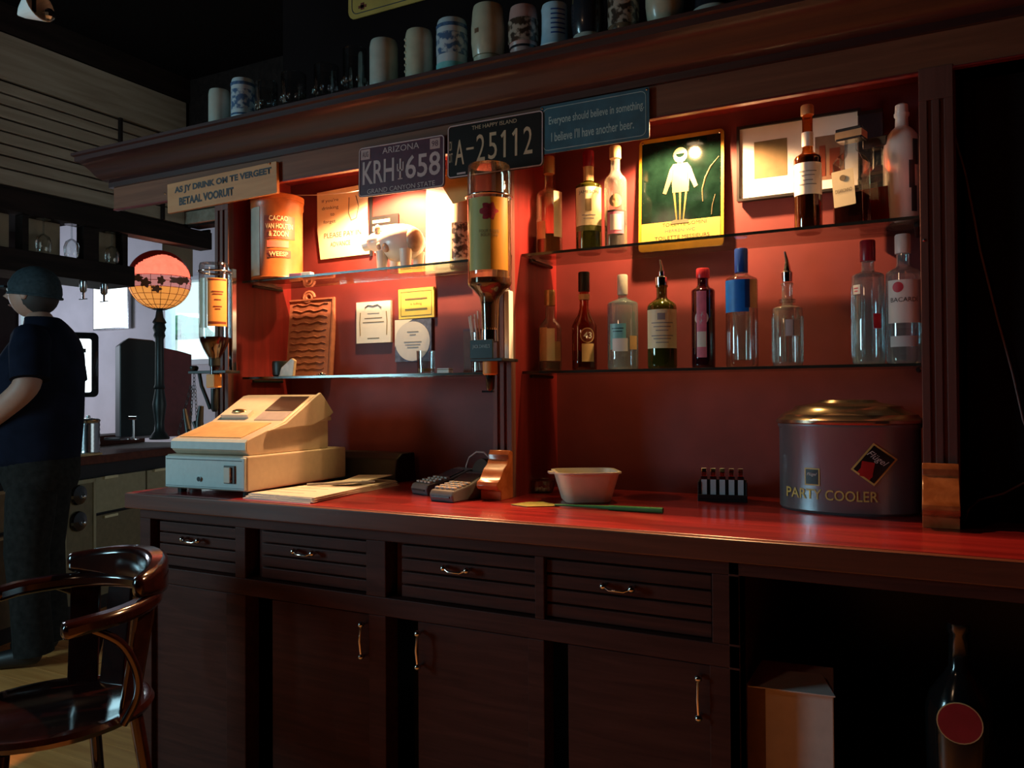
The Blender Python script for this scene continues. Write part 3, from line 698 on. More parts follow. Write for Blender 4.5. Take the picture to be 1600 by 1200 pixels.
MB().box(-.0006,.0006,-.0052,-.0044,.0,.074).tube([(-.020,-.005,.070),(-.022,-.005,.03)],.0006,4).tube([(.020,-.005,.070),(.022,-.005,.03)],.0006,4).build('jacket_line','ink',t)
lg=MB()
for x0,x1 in ((-.020,-.014),(-.003,.003),(.014,.020)): lg.add(*[[( x0,-.0044,-.002),(x1,-.0044,-.002),((x1)*.55,-.0044,-.082),((x0)*.55,-.0044,-.082),(x0,-.003,-.002),(x1,-.003,-.002),(x1*.55,-.003,-.082),(x0*.55,-.003,-.082)],[(0,1,2,3),(7,6,5,4),(0,4,5,1),(1,5,6,2),(2,6,7,3),(3,7,4,0)]])
lg.build('trouser_lines','sign_yellow',t)
MB().prism([(-.026,-.090),(.026,-.090),(.024,-.082),(.014,-.079),(0,-.081),(-.014,-.079),(-.024,-.082)],-.0046,-.003,'y').build('shoes','jacket_white',t)
MB().tube([(.108,-.004,.085),(.085,-.004,.060),(.070,-.004,.030),(.062,-.004,-.002),(.064,-.004,-.036)],[.001,.0018,.0024,.002,.0012],6).tube([(.098,-.004,-.02),(.090,-.004,-.05),(.088,-.004,-.075)],.0014,6).build('chipped_enamel','jacket_white',t)
for x,z in ((-.11,.152),(.11,.152)): MB().ball((x,-.003,z),.004,8,5).build('screw','chrome',t)
t=thing('framed_picture','framed print with white mount on the red wall behind the port bottle','picture',(-.315,2.222,1.800),rot=(rad(-2),0,0))
outline(.310,.205,.002,.007,-.010,.008).build('frame','black',t)
box(-.150,.150,-.003,.004,-.098,.098).build('mount','paper_white',t)
box(-.110,-.025,-.0036,-.003,-.045,.055).build('small_print','ink_soft',t); q=box(.045,.115,-.0036,-.003,-.070,.045).build('coloured_print','cardboard_side',t)
MB().box(.055,.070,-.0042,-.0036,-.06,.02).box(.08,.105,-.0042,-.0036,-.06,.01).build('drawn_lines','tin_band',q)

# ------- left bay
t=thing('cocoa_tin','tall orange cocoa tin with cream lettering at the left end of the shelf','tin',(-1.978,2.055,US))
TR=.084
MB().lathe([(TR,0),(TR+.002,.003),(TR,.008),(TR,.236),(TR+.003,.240),(TR+.003,.262),(TR-.002,.266)],36).build('body','tin_orange',t,smooth=40)
MB().lathe([(TR+.001,.262),(TR+.005,.264),(TR+.005,.280),(TR-.004,.284)],36).build('lid','tin_orange',t,smooth=40)
lab(t,TR,.008,.236,'stoneware',.42,-1.15,name='grey_side')  # greyish strip down the tin's left side
bt=lab(t,TR,.128,.205,'tin_band',.62,.10,name='title_band',n=14)
ltxt(t,'CACAO',TR+.001,.196,.062,.017,'tin_letter',.05,parent=bt,bold=.02); ltxt(t,'VAN HOUTEN',TR+.001,.170,.092,.017,'tin_letter',.08,parent=bt,bold=.02); ltxt(t,'& ZOON',TR+.001,.145,.064,.018,'tin_letter',.05,parent=bt,bold=.02)
lab(t,TR,.100,.122,'tin_pink',.42,.02,name='pink_band')
bt=lab(t,TR,.066,.090,'tin_band',.48,.05,name='lower_band'); ltxt(t,'WEESP',TR+.001,.078,.062,.015,'tin_letter',.05,parent=bt,bold=.02)
# pay in advance sign
t=thing('pay_notice','cream notice asking drinkers to please pay in advance','notice',(-1.838,2.228,1.788))
pg=MB().prism([(-.115,.118),(.112,.124),(.108,.02),(.116,-.120),(-.100,-.122),(-.114,-.02)],-.0012,.0012,'y').build('sheet','paper_warm',t)
for s,x,z,w,h in (("If you're",-.055,.083,.075,.014),('drinking',-.055,.057,.075,.015),('to',-.045,.034,.018,.010),('forget',-.058,.008,.055,.015),('PLEASE PAY IN',0,-.040,.165,.018),('ADVANCE',-.01,-.073,.090,.016)): lettering(s,'ink',t,x,z,w,h,-.0018)
MB().tube([(.030,-.002,.085),(.028,-.002,.03),(.040,-.002,.004),(.062,-.002,.010),(.072,-.002,.05),(.060,-.002,.088)],.0012,6).build('beer_mug_drawing','ink',t)
t=thing('black_strip','narrow black upright strip beside the cream notice','strip',(-1.715,2.230,1.78)); box(-.005,.005,-.004,.003,-.12,.125).build('strip','black',t)
t=thing('striped_note','small black and cream striped card behind the ceramic pig','card',(-1.655,2.229,1.745))
box(-.055,.055,-.001,.002,-.028,.050).build('card','black',t); MB().box(-.052,.02,-.0018,-.001,.026,.036).box(-.052,.050,-.0018,-.001,-.002,.015).build('stripe','paper_warm',t)
q=box(-.045,.055,-.001,.002,-.075,-.030).build('lower_card','paper_white',t)
# pig
t=thing('ceramic_pig','white ceramic pig figure with tan patches on the upper left shelf','figurine',(-1.50,2.085,US))
MB().ball((.012,0,.088),.074,24,14,(1.12,.85,.80)).build('body','ceramic',t,smooth=60)
MB().ball((-.070,-.004,.098),.036,18,10,(1.2,.95,.9)).tube([(-.095,-.006,.094),(-.125,-.008,.088)],[.020,.0165],12).build('head','ceramic',t,smooth=60)
for sx in (-1,1): MB().ball((-.062,sx*.022,.134),.014,8,5,(.8,.6,1.2)).build('ear','ceramic_tan',t,smooth=60)
for x in (-.035,.055):
    for y in (-.034,.034): MB().lathe([(.017,0),(.016,.004),(.019,.05),(.021,.06)],12,(x,y,0)).build('leg','ceramic',t,smooth=50)
MB().ball((.072,-.014,.090),.032,12,8,(.9,1.1,1.2)).build('patch','ceramic_tan',t,smooth=60)
MB().ball((-.005,-.055,.068),.014,10,6,(1,.6,1.2)).ball((-.035,-.050,.075),.010,10,6,(1,.6,1.2)).build('patch','ceramic_tan',t,smooth=60)
# white menu sheets and vase thing
t=thing('white_sheet','tall white paper sheet standing behind the pig','paper',(-1.425,2.215,1.572+.153),rot=(rad(-4),0,0))
MB().prism([(-.058,.150),(.050,.150),(.062,-.148),(-.050,-.150)],-.001,.001,'y').build('sheet','paper_white',t); box(-.02,.025,-.0016,-.001,.02,.06).build('faint_print','paper_grey',t)
t=thing('yellow_pennant','folded ochre paper hanging under the black plate','paper',(-1.225,1.99,1.79))
MB().prism([(-.075,.045),(.05,.055),(.04,-.05),(-.01,-.055)],-.001,.001,'y').build('sheet','yellow_ochre',t)
t=thing('patterned_jar','tall patterned grey jar behind the upside-down bottle','jar',(-1.305,2.15,US))
MB().lathe([(.034,0),(.036,.004),(.036,.195),(.026,.212),(.022,.235),(.026,.24)],24).build('body','stoneware_warm',t,smooth=40); MB().arc(.0365,face(-1.305,2.15)-.9,face(-1.305,2.15)+.9,.03,.14,12).build('printed_band','relief_print',t,smooth=60)
# small stuff on upper left shelf
t=thing('shelf_trinket','small pink and white matchbox lying on the upper left shelf edge','matchbox',(-1.845,2.02,US),rz=rad(8))
box(-.035,.012,-.012,.012,0,.010).build('tray','label_pink',t,bevel=.001); box(.010,.046,-.011,.011,0,.012).build('sleeve','paper_white',t,bevel=.001)
# plaque
t=thing('clay_plaque','reddish carved clay plaque with a scroll on top leaning on the wall','plaque',(-1.985,2.215,1.246),rot=(rad(-5),0,0))
box(-.108,.108,-.008,.008,0,.285).build('slab','terracotta',t,bevel=.004)
MB().tube([(.03*0-.015+ .028*math.cos(a)*(1-a/16),-.006,.288+.024*math.sin(a)*(1-a/16)) for a in [i*.5 for i in range(22)]],.006,8).build('scroll','terracotta',t,smooth=60)
outline(.214,.272,.003,.006,-.013,-.007); q=move(outline(.214,.280,.003,.006,-.013,-.007),0,0,.143); q.build('rim','terracotta',t)
for i,z in enumerate((.262,.240,.218,.196)): MB().tube([(-.08+.02*j,-.009,z+.004*math.sin(j*1.9+i)) for j in range(9)],.0028,6).build('carved_letter_row','terracotta',t)
for i,z in enumerate((.168,.145,.122,.098,.075,.052,.03)): MB().tube([(-.085+.018*j,-.009,z+.003*math.sin(j*2.3+i)) for j in range(10)],.0020,6).build('carved_letter_row','terracotta',t)
# tan stone / leaf
t=thing('leather_holder','small dark basket holding a tan folded card on the lower left shelf','holder',(-1.93,2.05,LS))
MB().lathe([(.028,0),(.034,.006),(.036,.045),(.034,.052),(.028,.05)],20,(-.02,0,0)).build('basket','iron',t,smooth=40)
MB().prism([(-.012,0),(.052,0),(.060,.052),(.046,.060),(.002,.030)],-.03,-.018,'y').build('folded_card','ceramic_tan',t,bevel=.002)
t=thing('shelf_crumbs','tiny silver trinket lying on the lower left shelf','trinket',(-1.755,2.02,LS)); MB().ball((0,0,.005),.006,8,5).ball((.012,.0,.003),.004,8,5).ball((-.01,.0,.003),.004,8,5).build('bead','chrome',t)
# pictures on the wall
t=thing('small_poster','small white print with grey garland border below the upper shelf','picture',(-1.703,2.228,1.431))
box(-.073,.073,-.004,.006,-.071,.071).build('panel','paper_white',t)
for i,(z,w) in enumerate(((.03,.05),(.014,.075),(-.0,.09),(-.055,.05))): box(-w/2,w/2,-.0046,-.004,z-.0015,z+.0015).build('print_line','ink_soft' if i else 'ink_grey',t)
MB().tube([(-.035,-.0046,.052),(-.02,-.0046,.060),(0,-.0046,.056),(.02,-.0046,.060),(.035,-.0046,.050)],.0022,6).build('garland','ink_grey',t)
for sx in (-1,1): MB().tube([(sx*.055,-.0046,.035),(sx*.058,-.0046,0),(sx*.056,-.0046,-.045)],.0014,6).build('side_garland','ink_soft',t)
t=thing('yellow_note','yellow card with a dark border line above the round grey print','picture',(-1.527,2.228,1.486),rot=(0,rad(-.5),0))
box(-.071,.071,-.003,.006,-.050,.050).build('card','yellow',t); outline(.124,.082,.001,.0016,-.0038,-.003).build('border_line','ink_soft',t)
lettering('is killing','ink',t,0,-.002,.046,.010,-.0038)
for z_ in (.016,-.019): box(-.044,.044,-.0042,-.003,z_-.0022,z_+.0022).build('print_line','ink_soft',t)
t=thing('round_print','grey and white print with a pale disc and dark floral corners','picture',(-1.540,2.228,1.362))
box(-.073,.073,-.003,.006,-.070,.071).build('card','print_blue',t)
MB().prism([(-.002+.070*math.cos(a),-.002+.066*math.sin(a)) for a in [2*PI*i/32 for i in range(32)]],-.0042,-.003,'y').build('disc','paper_grey',t)
MB().prism([(-.073,.071),(.0,.071),(-.045,.050),(-.066,.01),(-.073,-.02)],-.0040,-.003,'y').build('white_corner','paper_white',t)
for z,w in ((.030,.045),(.020,.025),(-.004,.07),(-.013,.06),(-.022,.045)): box(-w/2,w/2,-.0050,-.0042,z-.0016,z+.0016).build('print_line','ink_grey',t)
# glass, box, brown box, jar with straws
t=thing('tumbler','small clear tumbler with amber dregs on the lower left shelf','glass',(-1.378,2.06,LS))
MB().lathe([(.022,0),(.026,.003),(.029,.070),(.0275,.070),(.0245,.006),(.0,.006)],20).build('glass_body','clear_glass',t,smooth=40); MB().lathe([(.0235,.0065),(.0245,.016)],20).build('dregs','label_tan',t)
t=thing('tiny_box','tiny flat pale box lying right of the tumbler','box',(-1.316,2.07,LS)); box(-.021,.021,-.012,.012,0,.016).build('carton','label_white',t,bevel=.001); box(-.0212,.0212,-.0122,.0122,.011,.013).build('seam','ink_soft',t)
t=thing('brown_box','narrow red-brown upright carton beside the straw jar','box',(-1.258,2.14,LS)); box(-.023,.023,-.02,.02,0,.135).build('carton','terra_dark',t,bevel=.001); box(-.0235,.0235,-.0205,.0205,.13,.137).build('lid_flap','maroon',t)
t=thing('straw_jar','clear jar of white straws behind the bottle optic','jar',(-1.200,2.08,LS))
MB().lathe([(.022,0),(.025,.003),(.026,.12),(.0245,.12),(.023,.006),(0,.006)],20).build('glass_body','clear_glass',t,smooth=40)
for i in range(7):
    a=i*.9; MB().rod((.010*math.cos(a),.010*math.sin(a),.008),(-.020+.012*math.cos(a)*1.2,.012*math.sin(a),.185-.004*i),.003,n=8).build('straw','straw',t)

# ------- optics dispensers
def optic(name,label,x,y,ztop,R,zsh,zneck,zend,liq_top,glassm,labmat,nr=.013):
    t=thing(name,label,'bottle',(x,y,0))
    MB().lathe([(nr,zneck-.09),(nr*1.12,zneck-.02),(nr*1.3,zneck),(R*.72,zneck+(zsh-zneck)*.45),(R*.95,zneck+(zsh-zneck)*.8),(R,zsh),(R,ztop-.01),(R*.94,ztop),(R*.5,ztop-.004)],28).build('glass_body',glassm,t,smooth=40)
    lp=[(nr*.9,zneck-.088),(nr*1.1,zneck),(R*.68,zneck+(zsh-zneck)*.45),(R*.92,zneck+(zsh-zneck)*.8)]
    if liq_top>zsh: lp.append((R*.95,zsh))
    lp.append((R*.95 if liq_top>=zsh else R*.93,liq_top)); MB().lathe(lp,28).build('liquid','liquid_dark',t,smooth=40)
    return t
# centre
t=optic('upturned_bottle','large upturned whisky bottle with rose label on the centre post optic',-1.048,1.872,1.79,.058,1.475,1.440,1.2,1.487,'rum_glass','label_olive',nr=.0215)
a=face(-1.048,1.872)
MB().arc(.0586,a-1.1,a+.05,1.505,1.695,10).build('label','label_olive',t,smooth=60); MB().arc(.0586,a+.05,a+.95,1.505,1.695,10).build('label_side','yellow_dark',t,smooth=60)
ro=MB(); vs=[]; fs=[]; NN=36; KK=4
for k in range(KK+1):
    for i in range(NN):
        q=2*PI*i/NN; rr=(.0215+.0035*math.cos(6*q)+.0015*math.cos(11*q))*k/KK+.0002
        aa=a-.03+rr*math.cos(q)/.058; vs.append((.0600*math.cos(aa),.0600*math.sin(aa),1.657+rr*math.sin(q)))
for k in range(KK):
    for i in range(NN): fs.append((k*NN+i,k*NN+(i+1)%NN,(k+1)*NN+(i+1)%NN,(k+1)*NN+i))
ro.add(vs,fs)
ro.build('rose_emblem','rose',t)
lettering('FOUR ROSES\nBOURBON','ink_soft',t,0,1.600,.055,.018,0,bend=(.0600,a))
MB().lathe([(.0195,1.352),(.0205,1.432)],18).build('neck_liquid','label_tan',t,smooth=40)
MB().tube([(.061*math.cos(q),.061*math.sin(q),1.705) for q in [2*PI*i/24 for i in range(24)]],.0032,8,closed=True).build('retaining_ring','chrome',t,smooth=60)
d=thing('spirit_optic','spirit measure with black arched badge on the centre post','optic',(-1.048,1.872,0))
MB().box(.022,.036,.040,.066,1.27,1.46).build('back_plate','paper_white',d,bevel=.002); MB().box(.024,.034,.050,.066,1.46,1.78).build('mounting_rail','chrome',d,bevel=.002)
MB().lathe([(.012,1.318),(.022,1.322),(.022,1.352),(.012,1.356)],18).build('collar','chrome',d,smooth=40)
bd=box(-.042,.026,-.034,-.028,1.275,1.325).build('badge','label_dark',d,bevel=.001); lettering("JACK DANIEL'S",'sign_letter',bd,-.008,1.306,.052,.012,-.0345)
MB().lathe([(.016,1.232),(.020,1.236),(.020,1.272),(.014,1.276)],18).build('measure_chamber','label_orange',d,smooth=40)
MB().box(-.046,.050,-.026,.066,1.268,1.276).build('clamp_arm','black',d,bevel=.001)
MB().lathe([(.006,1.190),(.011,1.196),(.013,1.232)],14).box(-.024,.010,-.004,.004,1.186,1.191).build('nozzle','black_gloss',d,smooth=40)
# left
t=optic('upturned_bottle','upturned clear spirit bottle with orange label on the left post',-2.075,1.872,1.612,.048,1.375,1.300,1.2,1.372,'clear_glass','label_orange')
a=face(-2.075,1.872)
# funnel neck liquid handled by the profile; label
MB().arc(.0488,a-.45,a+.85,1.405,1.560,12).build('label','label_orange',t,smooth=60); MB().arc(.0486,a-1.1,a-.5,1.40,1.56,8).build('label_side','stoneware_warm',t,smooth=60)
MB().arc(.0492,a-.40,a+.80,1.552,1.557,12).build('label_rule','tin_band',t,smooth=60); MB().arc(.0492,a-.40,a+.80,1.412,1.420,12).build('label_rule','tin_band',t,smooth=60)
for z_,h_ in ((1.516,.36),(1.508,.30),(1.490,.20),(1.468,.26),(1.460,.16)): MB().arc(.0498,a+.2-h_,a+.2+h_,z_-.002,z_+.002,8,t=.0003).build('print_line','tin_band',t)
MB().tube([(.050*math.cos(q),.050*math.sin(q),1.585) for q in [2*PI*i/24 for i in range(24)]],.003,8,closed=True).build('retaining_ring','chrome',t,smooth=60)
d=thing('spirit_optic','spirit measure with orange chamber on the left post','optic',(-2.075,1.872,0))
MB().box(.014,.030,.046,.066,1.262,1.60).build('back_plate','chrome',d,bevel=.002)
MB().lathe([(.010,1.275),(.018,1.28),(.018,1.315),(.012,1.32)],16).build('collar','iron',d,smooth=40)
MB().box(-.110,.062,-.012,.012,1.255,1.264).box(.03,.045,0,.066,1.255,1.264).build('clamp_arm','black',d,bevel=.001)
MB().lathe([(.010,1.264),(.014,1.27),(.014,1.278),(.008,1.282)],12,(-.095,0,0)).build('clamp_knob','iron',d,smooth=40)
MB().box(-.022,.016,-.016,.016,1.208,1.252).build('measure_chamber','label_orange',d,bevel=.003)
MB().tube([(-.07,0,1.255),(-.06,0,1.215),(-.035,0,1.17),(-.02,0,1.14)],.006).lathe([(.007,1.13),(.012,1.14),(.012,1.206)],12).build('lever','iron',d,smooth=40)
# hanging chain model left of it
t=thing('hanging_chains','thin black chains fanning down from the optic arm','chain',(-2.17,1.872,1.254))
for k,(dx,dy) in enumerate(((-.075,0),(-.035,.01),(-.01,-.01),(.018,0))):
    p0=Vector((0,0,0)) ; p1=Vector((dx,dy,-.20)); m=MB()
    nlk=16
    for i in range(nlk):
        c=p0.lerp(p1,(i+.5)/nlk) if i>2 else Vector((0,0,-.2*(i+.5)/nlk))
        m.tube([(c.x+.0032*math.cos(q)*(1 if i%2 else .3),c.y+.0032*math.cos(q)*(.3 if i%2 else 1),c.z+.0075*math.sin(q)) for q in [2*PI*j/8 for j in range(8)]],.0011,5,closed=True)
    m.build('chain_strand','iron',t)
t=thing('metal_figurine','dark twisted metal ornament standing behind the cash register','ornament',(-2.085,1.80,.90))
MB().tube([(0,0,0),(.01,0,.06),(-.012,0,.12),(-.03,0,.18),(-.045,0,.24)],[.018,.022,.016,.010,.006]).tube([(.01,0,.07),(.03,0,.13),(.022,0,.20),(.03,0,.25)],[.016,.018,.012,.008]).tube([(-.01,0,.12),(.02,0,.16),(.0,0,.2)],.008).build('stem','iron',t,smooth=60)
MB().lathe([(.035,0),(.036,.008),(.02,.014)],18).build('base','iron',t,smooth=40)

# ================================================================== MUGS ON THE CORNICE
ZT=2.066
def mug(label,x,r,h,mat,kind='plain',base=None,y=1.893,group=None,cat='mug',name='beer_mug'):
    t=thing(name,label,cat,(x,y,ZT),group=group)
    if kind=='plain': P=[(r*.93,0),(r*.97,.003),(r,h*.1),(r,h*.86),(r*.95,h*.96),(r*.90,h)]
    elif kind=='barrel': P=[(r*.84,0),(r*.86,.004),(r*.86,h*.14),(r*.92,h*.17),(r*1.0,h*.4),(r*1.0,h*.65),(r*.92,h*.92),(r*.86,h)]
    elif kind=='flare': P=[(r*1.0,0),(r*1.0,h*.08),(r*.90,h*.16),(r*.84,h*.4),(r*.83,h*.8),(r*.86,h*.92),(r*.80,h)]
    rt=P[-1][0]; P2=P+[(rt-.004,h),(rt-.005,h*.1),(0.001,h*.1)]
    MB().lathe(P2,28).build('body',mat,t,smooth=40)
    a=face(x,y)+PI*.86
    hx,hy=math.cos(a),math.sin(a)
    MB().tube([(r*.9*hx,r*.9*hy,h*.82),((r+.022)*hx,(r+.022)*hy,h*.80),((r+.030)*hx,(r+.030)*hy,h*.55),((r+.020)*hx,(r+.020)*hy,h*.30),(r*.9*hx,r*.9*hy,h*.24)],.006,8).build('handle',mat,t,smooth=60)
    return t
def band(t,r,z0,z1,mat,half=1.5,off=0,name='painted_band'):
    a=face(t.location.x,t.location.y)+off
    return MB().arc(r,a-half,a+half,z0,z1,18,t=.0008).build(name,mat,t,smooth=60)
mug('plain grey-green stoneware mug at the far left end of the cornice',-2.075,.034,.118,'stoneware')
t=mug('blue and white delft mug second from the left on the cornice',-1.968,.0375,.132,'delft'); band(t,.0378,.030,.095,'delft_print',1.3,.1,'painted_scene'); band(t,.0378,.012,.018,'delft_blue'); band(t,.0378,.108,.118,'delft_blue')
def glassmug(label,x,r,h):
    t=thing('glass_mug',label,'glass',(x,1.893,ZT),group=None)
    MB().lathe([(r*.8,0),(r*.95,.004),(r*.9,.02),(r,h*.5),(r,h),(r-.0025,h),(r-.003,.016),(0.001,.014)],24).build('glass_body','clear_glass',t,smooth=40)
    for i in range(10):
        a=2*PI*i/10; MB().ball((r*math.cos(a),r*math.sin(a),h*.3),.006,8,5,(1,1,1.6)).build('dimple','clear_glass',t,smooth=60)
    a=face(x,1.893)+PI*.9; hx,hy=math.cos(a),math.sin(a)
    MB().tube([(r*hx,r*hy,h*.85),((r+.025)*hx,(r+.025)*hy,h*.75),((r+.025)*hx,(r+.025)*hy,h*.35),(r*hx,r*hy,h*.2)],.005,8).build('handle','clear_glass',t,smooth=60)
glassmug('clear glass mug directly right of the small delft mug',-1.865,.034,.105)
glassmug('clear glass mug third glass from the plain grey mug group',-1.752,.038,.110)
glassmug('dim clear glass mug in the middle of the glass row',-1.622,.037,.110)
glassmug('tall clear glass directly left of a plain grey mug',-1.514,.035,.138)
mug('plain pale grey mug between tall glass and embossed mug',-1.408,.041,.140,'stoneware')
t=mug('greenish grey mug with embossed left edge',-1.285,.039,.142,'stoneware_warm')
for i in range(6): MB().ball((.0385*math.cos(face(-1.285,1.893)-1.3),.0385*math.sin(face(-1.285,1.893)-1.3),.025+i*.018),.005,8,5).build('embossed_boss','stoneware_warm',t)
t=mug('white mug with a blue painted village scene',-1.175,.043,.146,'delft'); band(t,.0434,.045,.105,'delft_print',1.4,0,'painted_scene'); band(t,.0434,.006,.022,'label_teal'); band(t,.0434,.120,.130,'delft_blue')
t=mug('large cream barrel mug with small brown mark',-1.060,.046,.160,'stoneware_warm','barrel'); band(t,.0462,.078,.090,'mug_brown',.14,-.75,'small_mark'); band(t,.0405,.020,.022,'ink_soft')
t=mug('brown and cream relief mug with dark waist band',-.953,.040,.132,'mug_pink','barrel'); band(t,.0402,.035,.095,'relief_print',1.5,0,'relief_scene'); band(t,.0365,.020,.026,'mug_black',1.5)
t=mug('light blue waisted mug printed with lines of text',-.862,.041,.118,'mug_lightblue','flare')
for i in range(6): band(t,.0356,.035+i*.012,.038+i*.012,'label_navy',.55,.25,'text_line')
band(t,.0412,.001,.009,'paper_white',1.5)
t=mug('black mug with pale grey base band',-.770,.042,.140,'mug_black','barrel'); band(t,.0368,.008,.018,'stoneware',1.5)
t=mug('reddish brown patterned tankard',-.675,.038,.140,'mug_brown','plain'); band(t,.0383,.02,.11,'relief_print',1.5,0,'relief_scene')
t=mug('pale green mug with plump foot',-.570,.046,.135,'stoneware_warm','barrel')
t=mug('dark mug with wide pale foot at right end of the row',-.455,.046,.130,'mug_black','flare'); band(t,.0462,.0005,.012,'stoneware',1.5)

# ================================================================== COUNTER OBJECTS
# cash register
ZR=.90
t=thing('cash_register','beige cash register with daylight painted onto its front drawer at the left end of worktop','cash register',(-1.845,1.625,ZR),rz=rad(3))
w=.153
box(-w,w,.008,.46,.014,.112).build('cash_drawer','reg_body',t,bevel=.004)
dr=box(-w+.003,w-.003,0,.010,.018,.108).build('drawer_front','reg_daylit',t,bevel=.002)
box(-w+.008,w-.012,-.0008,.0005,.0985,.1005).build('gap_line','ink',dr); box(-w+.006,w-.006,-.0008,.0005,.0225,.0235).build('lower_line','ink',dr)
MB().lathe([(.007,-.003),(.007,.003)],14).build('lock','chrome',dr,loc=(-.015,-.002,.045),rot=(rad(90),0,0))
lt=box(.078,.118,-.004,.0,.036,.086).build('latch_plate','reg_dark',dr,bevel=.001); box(.083,.106,-.010,-.004,.038,.082).build('latch_handle','reg_light',dr,bevel=.002)
for x in (-.125,.125):
    for y in (.04,.42): MB().lathe([(.013,0),(.013,.014)],12,(x,y,0)).build('foot','black',t)
up=[(.035,.113),(.022,.123),(.018,.128),(.018,.150),(.026,.158),(.175,.204),(.310,.280),(.335,.284),(.352,.270),(.385,.205),(.385,.113)]
ub=MB().prism(up,-.145,.140,'x').build('keyboard_housing','reg_body',t,bevel=.003,smooth=40)
MB().prism([(.018,.128),(.015,.129),(.015,.150),(.024,.158),(.026,.158),(.019,.150)],-.144,.139,'x').build('daylit_lip','reg_daylit',t)  # thin strip over the lip, window light painted into its colour
# sloped panels follow the housing slope
def on_slope(y,z0,z1,y0,y1): return z0+(z1-z0)*(y-y0)/(y1-y0)
def slope_patch(x0,x1,ya,yb,off,mat,name,parent,seg=(.026,.158,.175,.204)):
    y0,z0,y1,z1=seg; za=z0+(z1-z0)*(ya-y0)/(y1-y0); zb=z0+(z1-z0)*(yb-y0)/(y1-y0)
    nx=Vector((0,-(z1-z0),(y1-y0))).normalized()*off
    vs=[(x0,ya,za),(x1,ya,za),(x1,yb,zb),(x0,yb,zb)]
    vs=vs+[(a,b+nx.y,c+nx.z) for a,b,c in vs]
    return MB().add(vs,[(3,2,1,0),(4,5,6,7),(0,1,5,4),(1,2,6,5),(2,3,7,6),(3,0,4,7)]).build(name,mat,parent)
kp=slope_patch(-.130,.105,.036,.160,.002,'corr_key' if False else 'label_tan','key_panel',ub)
SEG2=(.175,.204,.310,.280)
slope_patch(.020,.130,.180,.222,.0015,'reg_grey','lower_display',ub,SEG2)
slope_patch(.020,.130,.228,.304,.0020,'reg_dark','display_window',ub,SEG2)
slope_patch(-.120,-.010,.190,.215,.012,'reg_light','receipt_slot',ub,SEG2)
MB().ball((-.06,.205,.232),.018,12,6,(1.6,.8,.5)).build('paper_cutter','brass',ub,smooth=60)
# hood sides
MB().prism([(.10,.180),(.175,.200),(.305,.274),(.335,.290),(.352,.276),(.40,.226),(.385,.216),(.30,.190)],.140,.150,'x').build('side_cheek','reg_body',t,bevel=.002)
box(-.14,.142,.33,.40,.20,.214).build('rear_ledge','reg_body',t,bevel=.003)
# papers
t=thing('paper_stack','loose stack of white papers lying on the worktop beside the register','papers',(-1.555,1.85,.90))
for i in range(6):
    q=MB().prism([(-.125+.002*i,-.236+.003*i),(.118,-.238+.002*i),(.07-.002*i,.215),(-.115+.004*i,.23)],.0025*i,.0025*i+.002,'z').build('sheet','paper',t,rot=(0,0,rad([-1,1,-.5,1,-1,.5][i])))
MB().prism([(-.02,.0),(.05,.02),(.06,.20),(-.08,.21)],.018,.0195,'z').build('curled_sheet','paper',t,rot=(rad(3),rad(-3),0))
for i in range(4): box(-.10,.03,-.17+i*.05,-.167+i*.05,.0146,.0149).build('ruled_line','ink_grey',t)
tag(MB().rod((-1.62,1.80,.922),(-1.50,1.90,.924),.004).rod((-1.50,1.90,.924),(-1.47,1.925,.925),.006,.003).build('pen','ink_grey'),'dark ballpoint pen lying on the paper stack','pen')
# dark box behind
t=thing('black_printer','low black device with slanted front behind the papers','printer',(-1.68,2.15,.90))
MB().prism([(-.05,0),(-.04,.075),(-.01,.092),(.06,.092),(.07,0)],-.155,.155,'x').build('housing','black',t,bevel=.004); MB().rod((-.13,-.052,.07),(-.10,-.053,.07),.004).build('switch','steel',t)
# payment terminals
def terminal(label,x,y,rz,dark):
    t=thing('payment_terminal',label,'payment terminal',(x,y,.90),rz=rz)
    MB().prism([(-.09,0),(-.095,.018),(-.088,.030),(-.02,.040),(.05,.062),(.075,.066),(.09,.05),(.09,0)],-.040,.040,'x').build('housing','term_grey',t,bevel=.004)
    for r in range(4):
        for c in range(4):
            y_=-.078+r*.019; z_=.0315+(y_+.088)*.147
            MB().box(-.034+c*.018,-.034+c*.018+.013,y_,y_+.012,z_,z_+.005).build('key','term_key',t,bevel=.001)
    slope=(.062-.040)/.07
    vs=[(-.030,-.008,.0445),(.030,-.008,.0445),(.030,.045,.0615),(-.030,.045,.0615)]
    MB().add([(a,b,c) for a,b,c in vs]+[(a,b,c+.002) for a,b,c in vs],[(3,2,1,0),(4,5,6,7),(0,1,5,4),(1,2,6,5),(2,3,7,6),(3,0,4,7)]).build('screen','black_gloss',t)
    box(-.030,.030,-.0965,-.092,.012,.016).build('card_slot','black',t)
    return t
terminal('grey payment terminal behind, keypad towards the front edge',-1.255,1.975,rad(-22),0)
t=terminal('black payment terminal in front with blank dark screen',-1.135,1.875,rad(-8),1)
t=thing('receipt_roll_holder','round dark hood with a looped wire behind the terminals','holder',(-1.145,2.03,.90))
MB().lathe([(.001,-.03),(.042,-.03),(.045,-.02),(.045,.02),(.042,.03),(.001,.03)],24).build('hood','black',t,smooth=40,loc=(.0,0,.05),rot=(rad(80),0,rad(-25)))
MB().tube([(-.085,.02,.0),(-.085,.02,.07),(-.075,.02,.095),(-.05,.02,.112),(-.025,.02,.112),(-.005,.02,.095),(0,.02,.07)],.003,8).build('wire_loop','mug_pink',t,smooth=60)
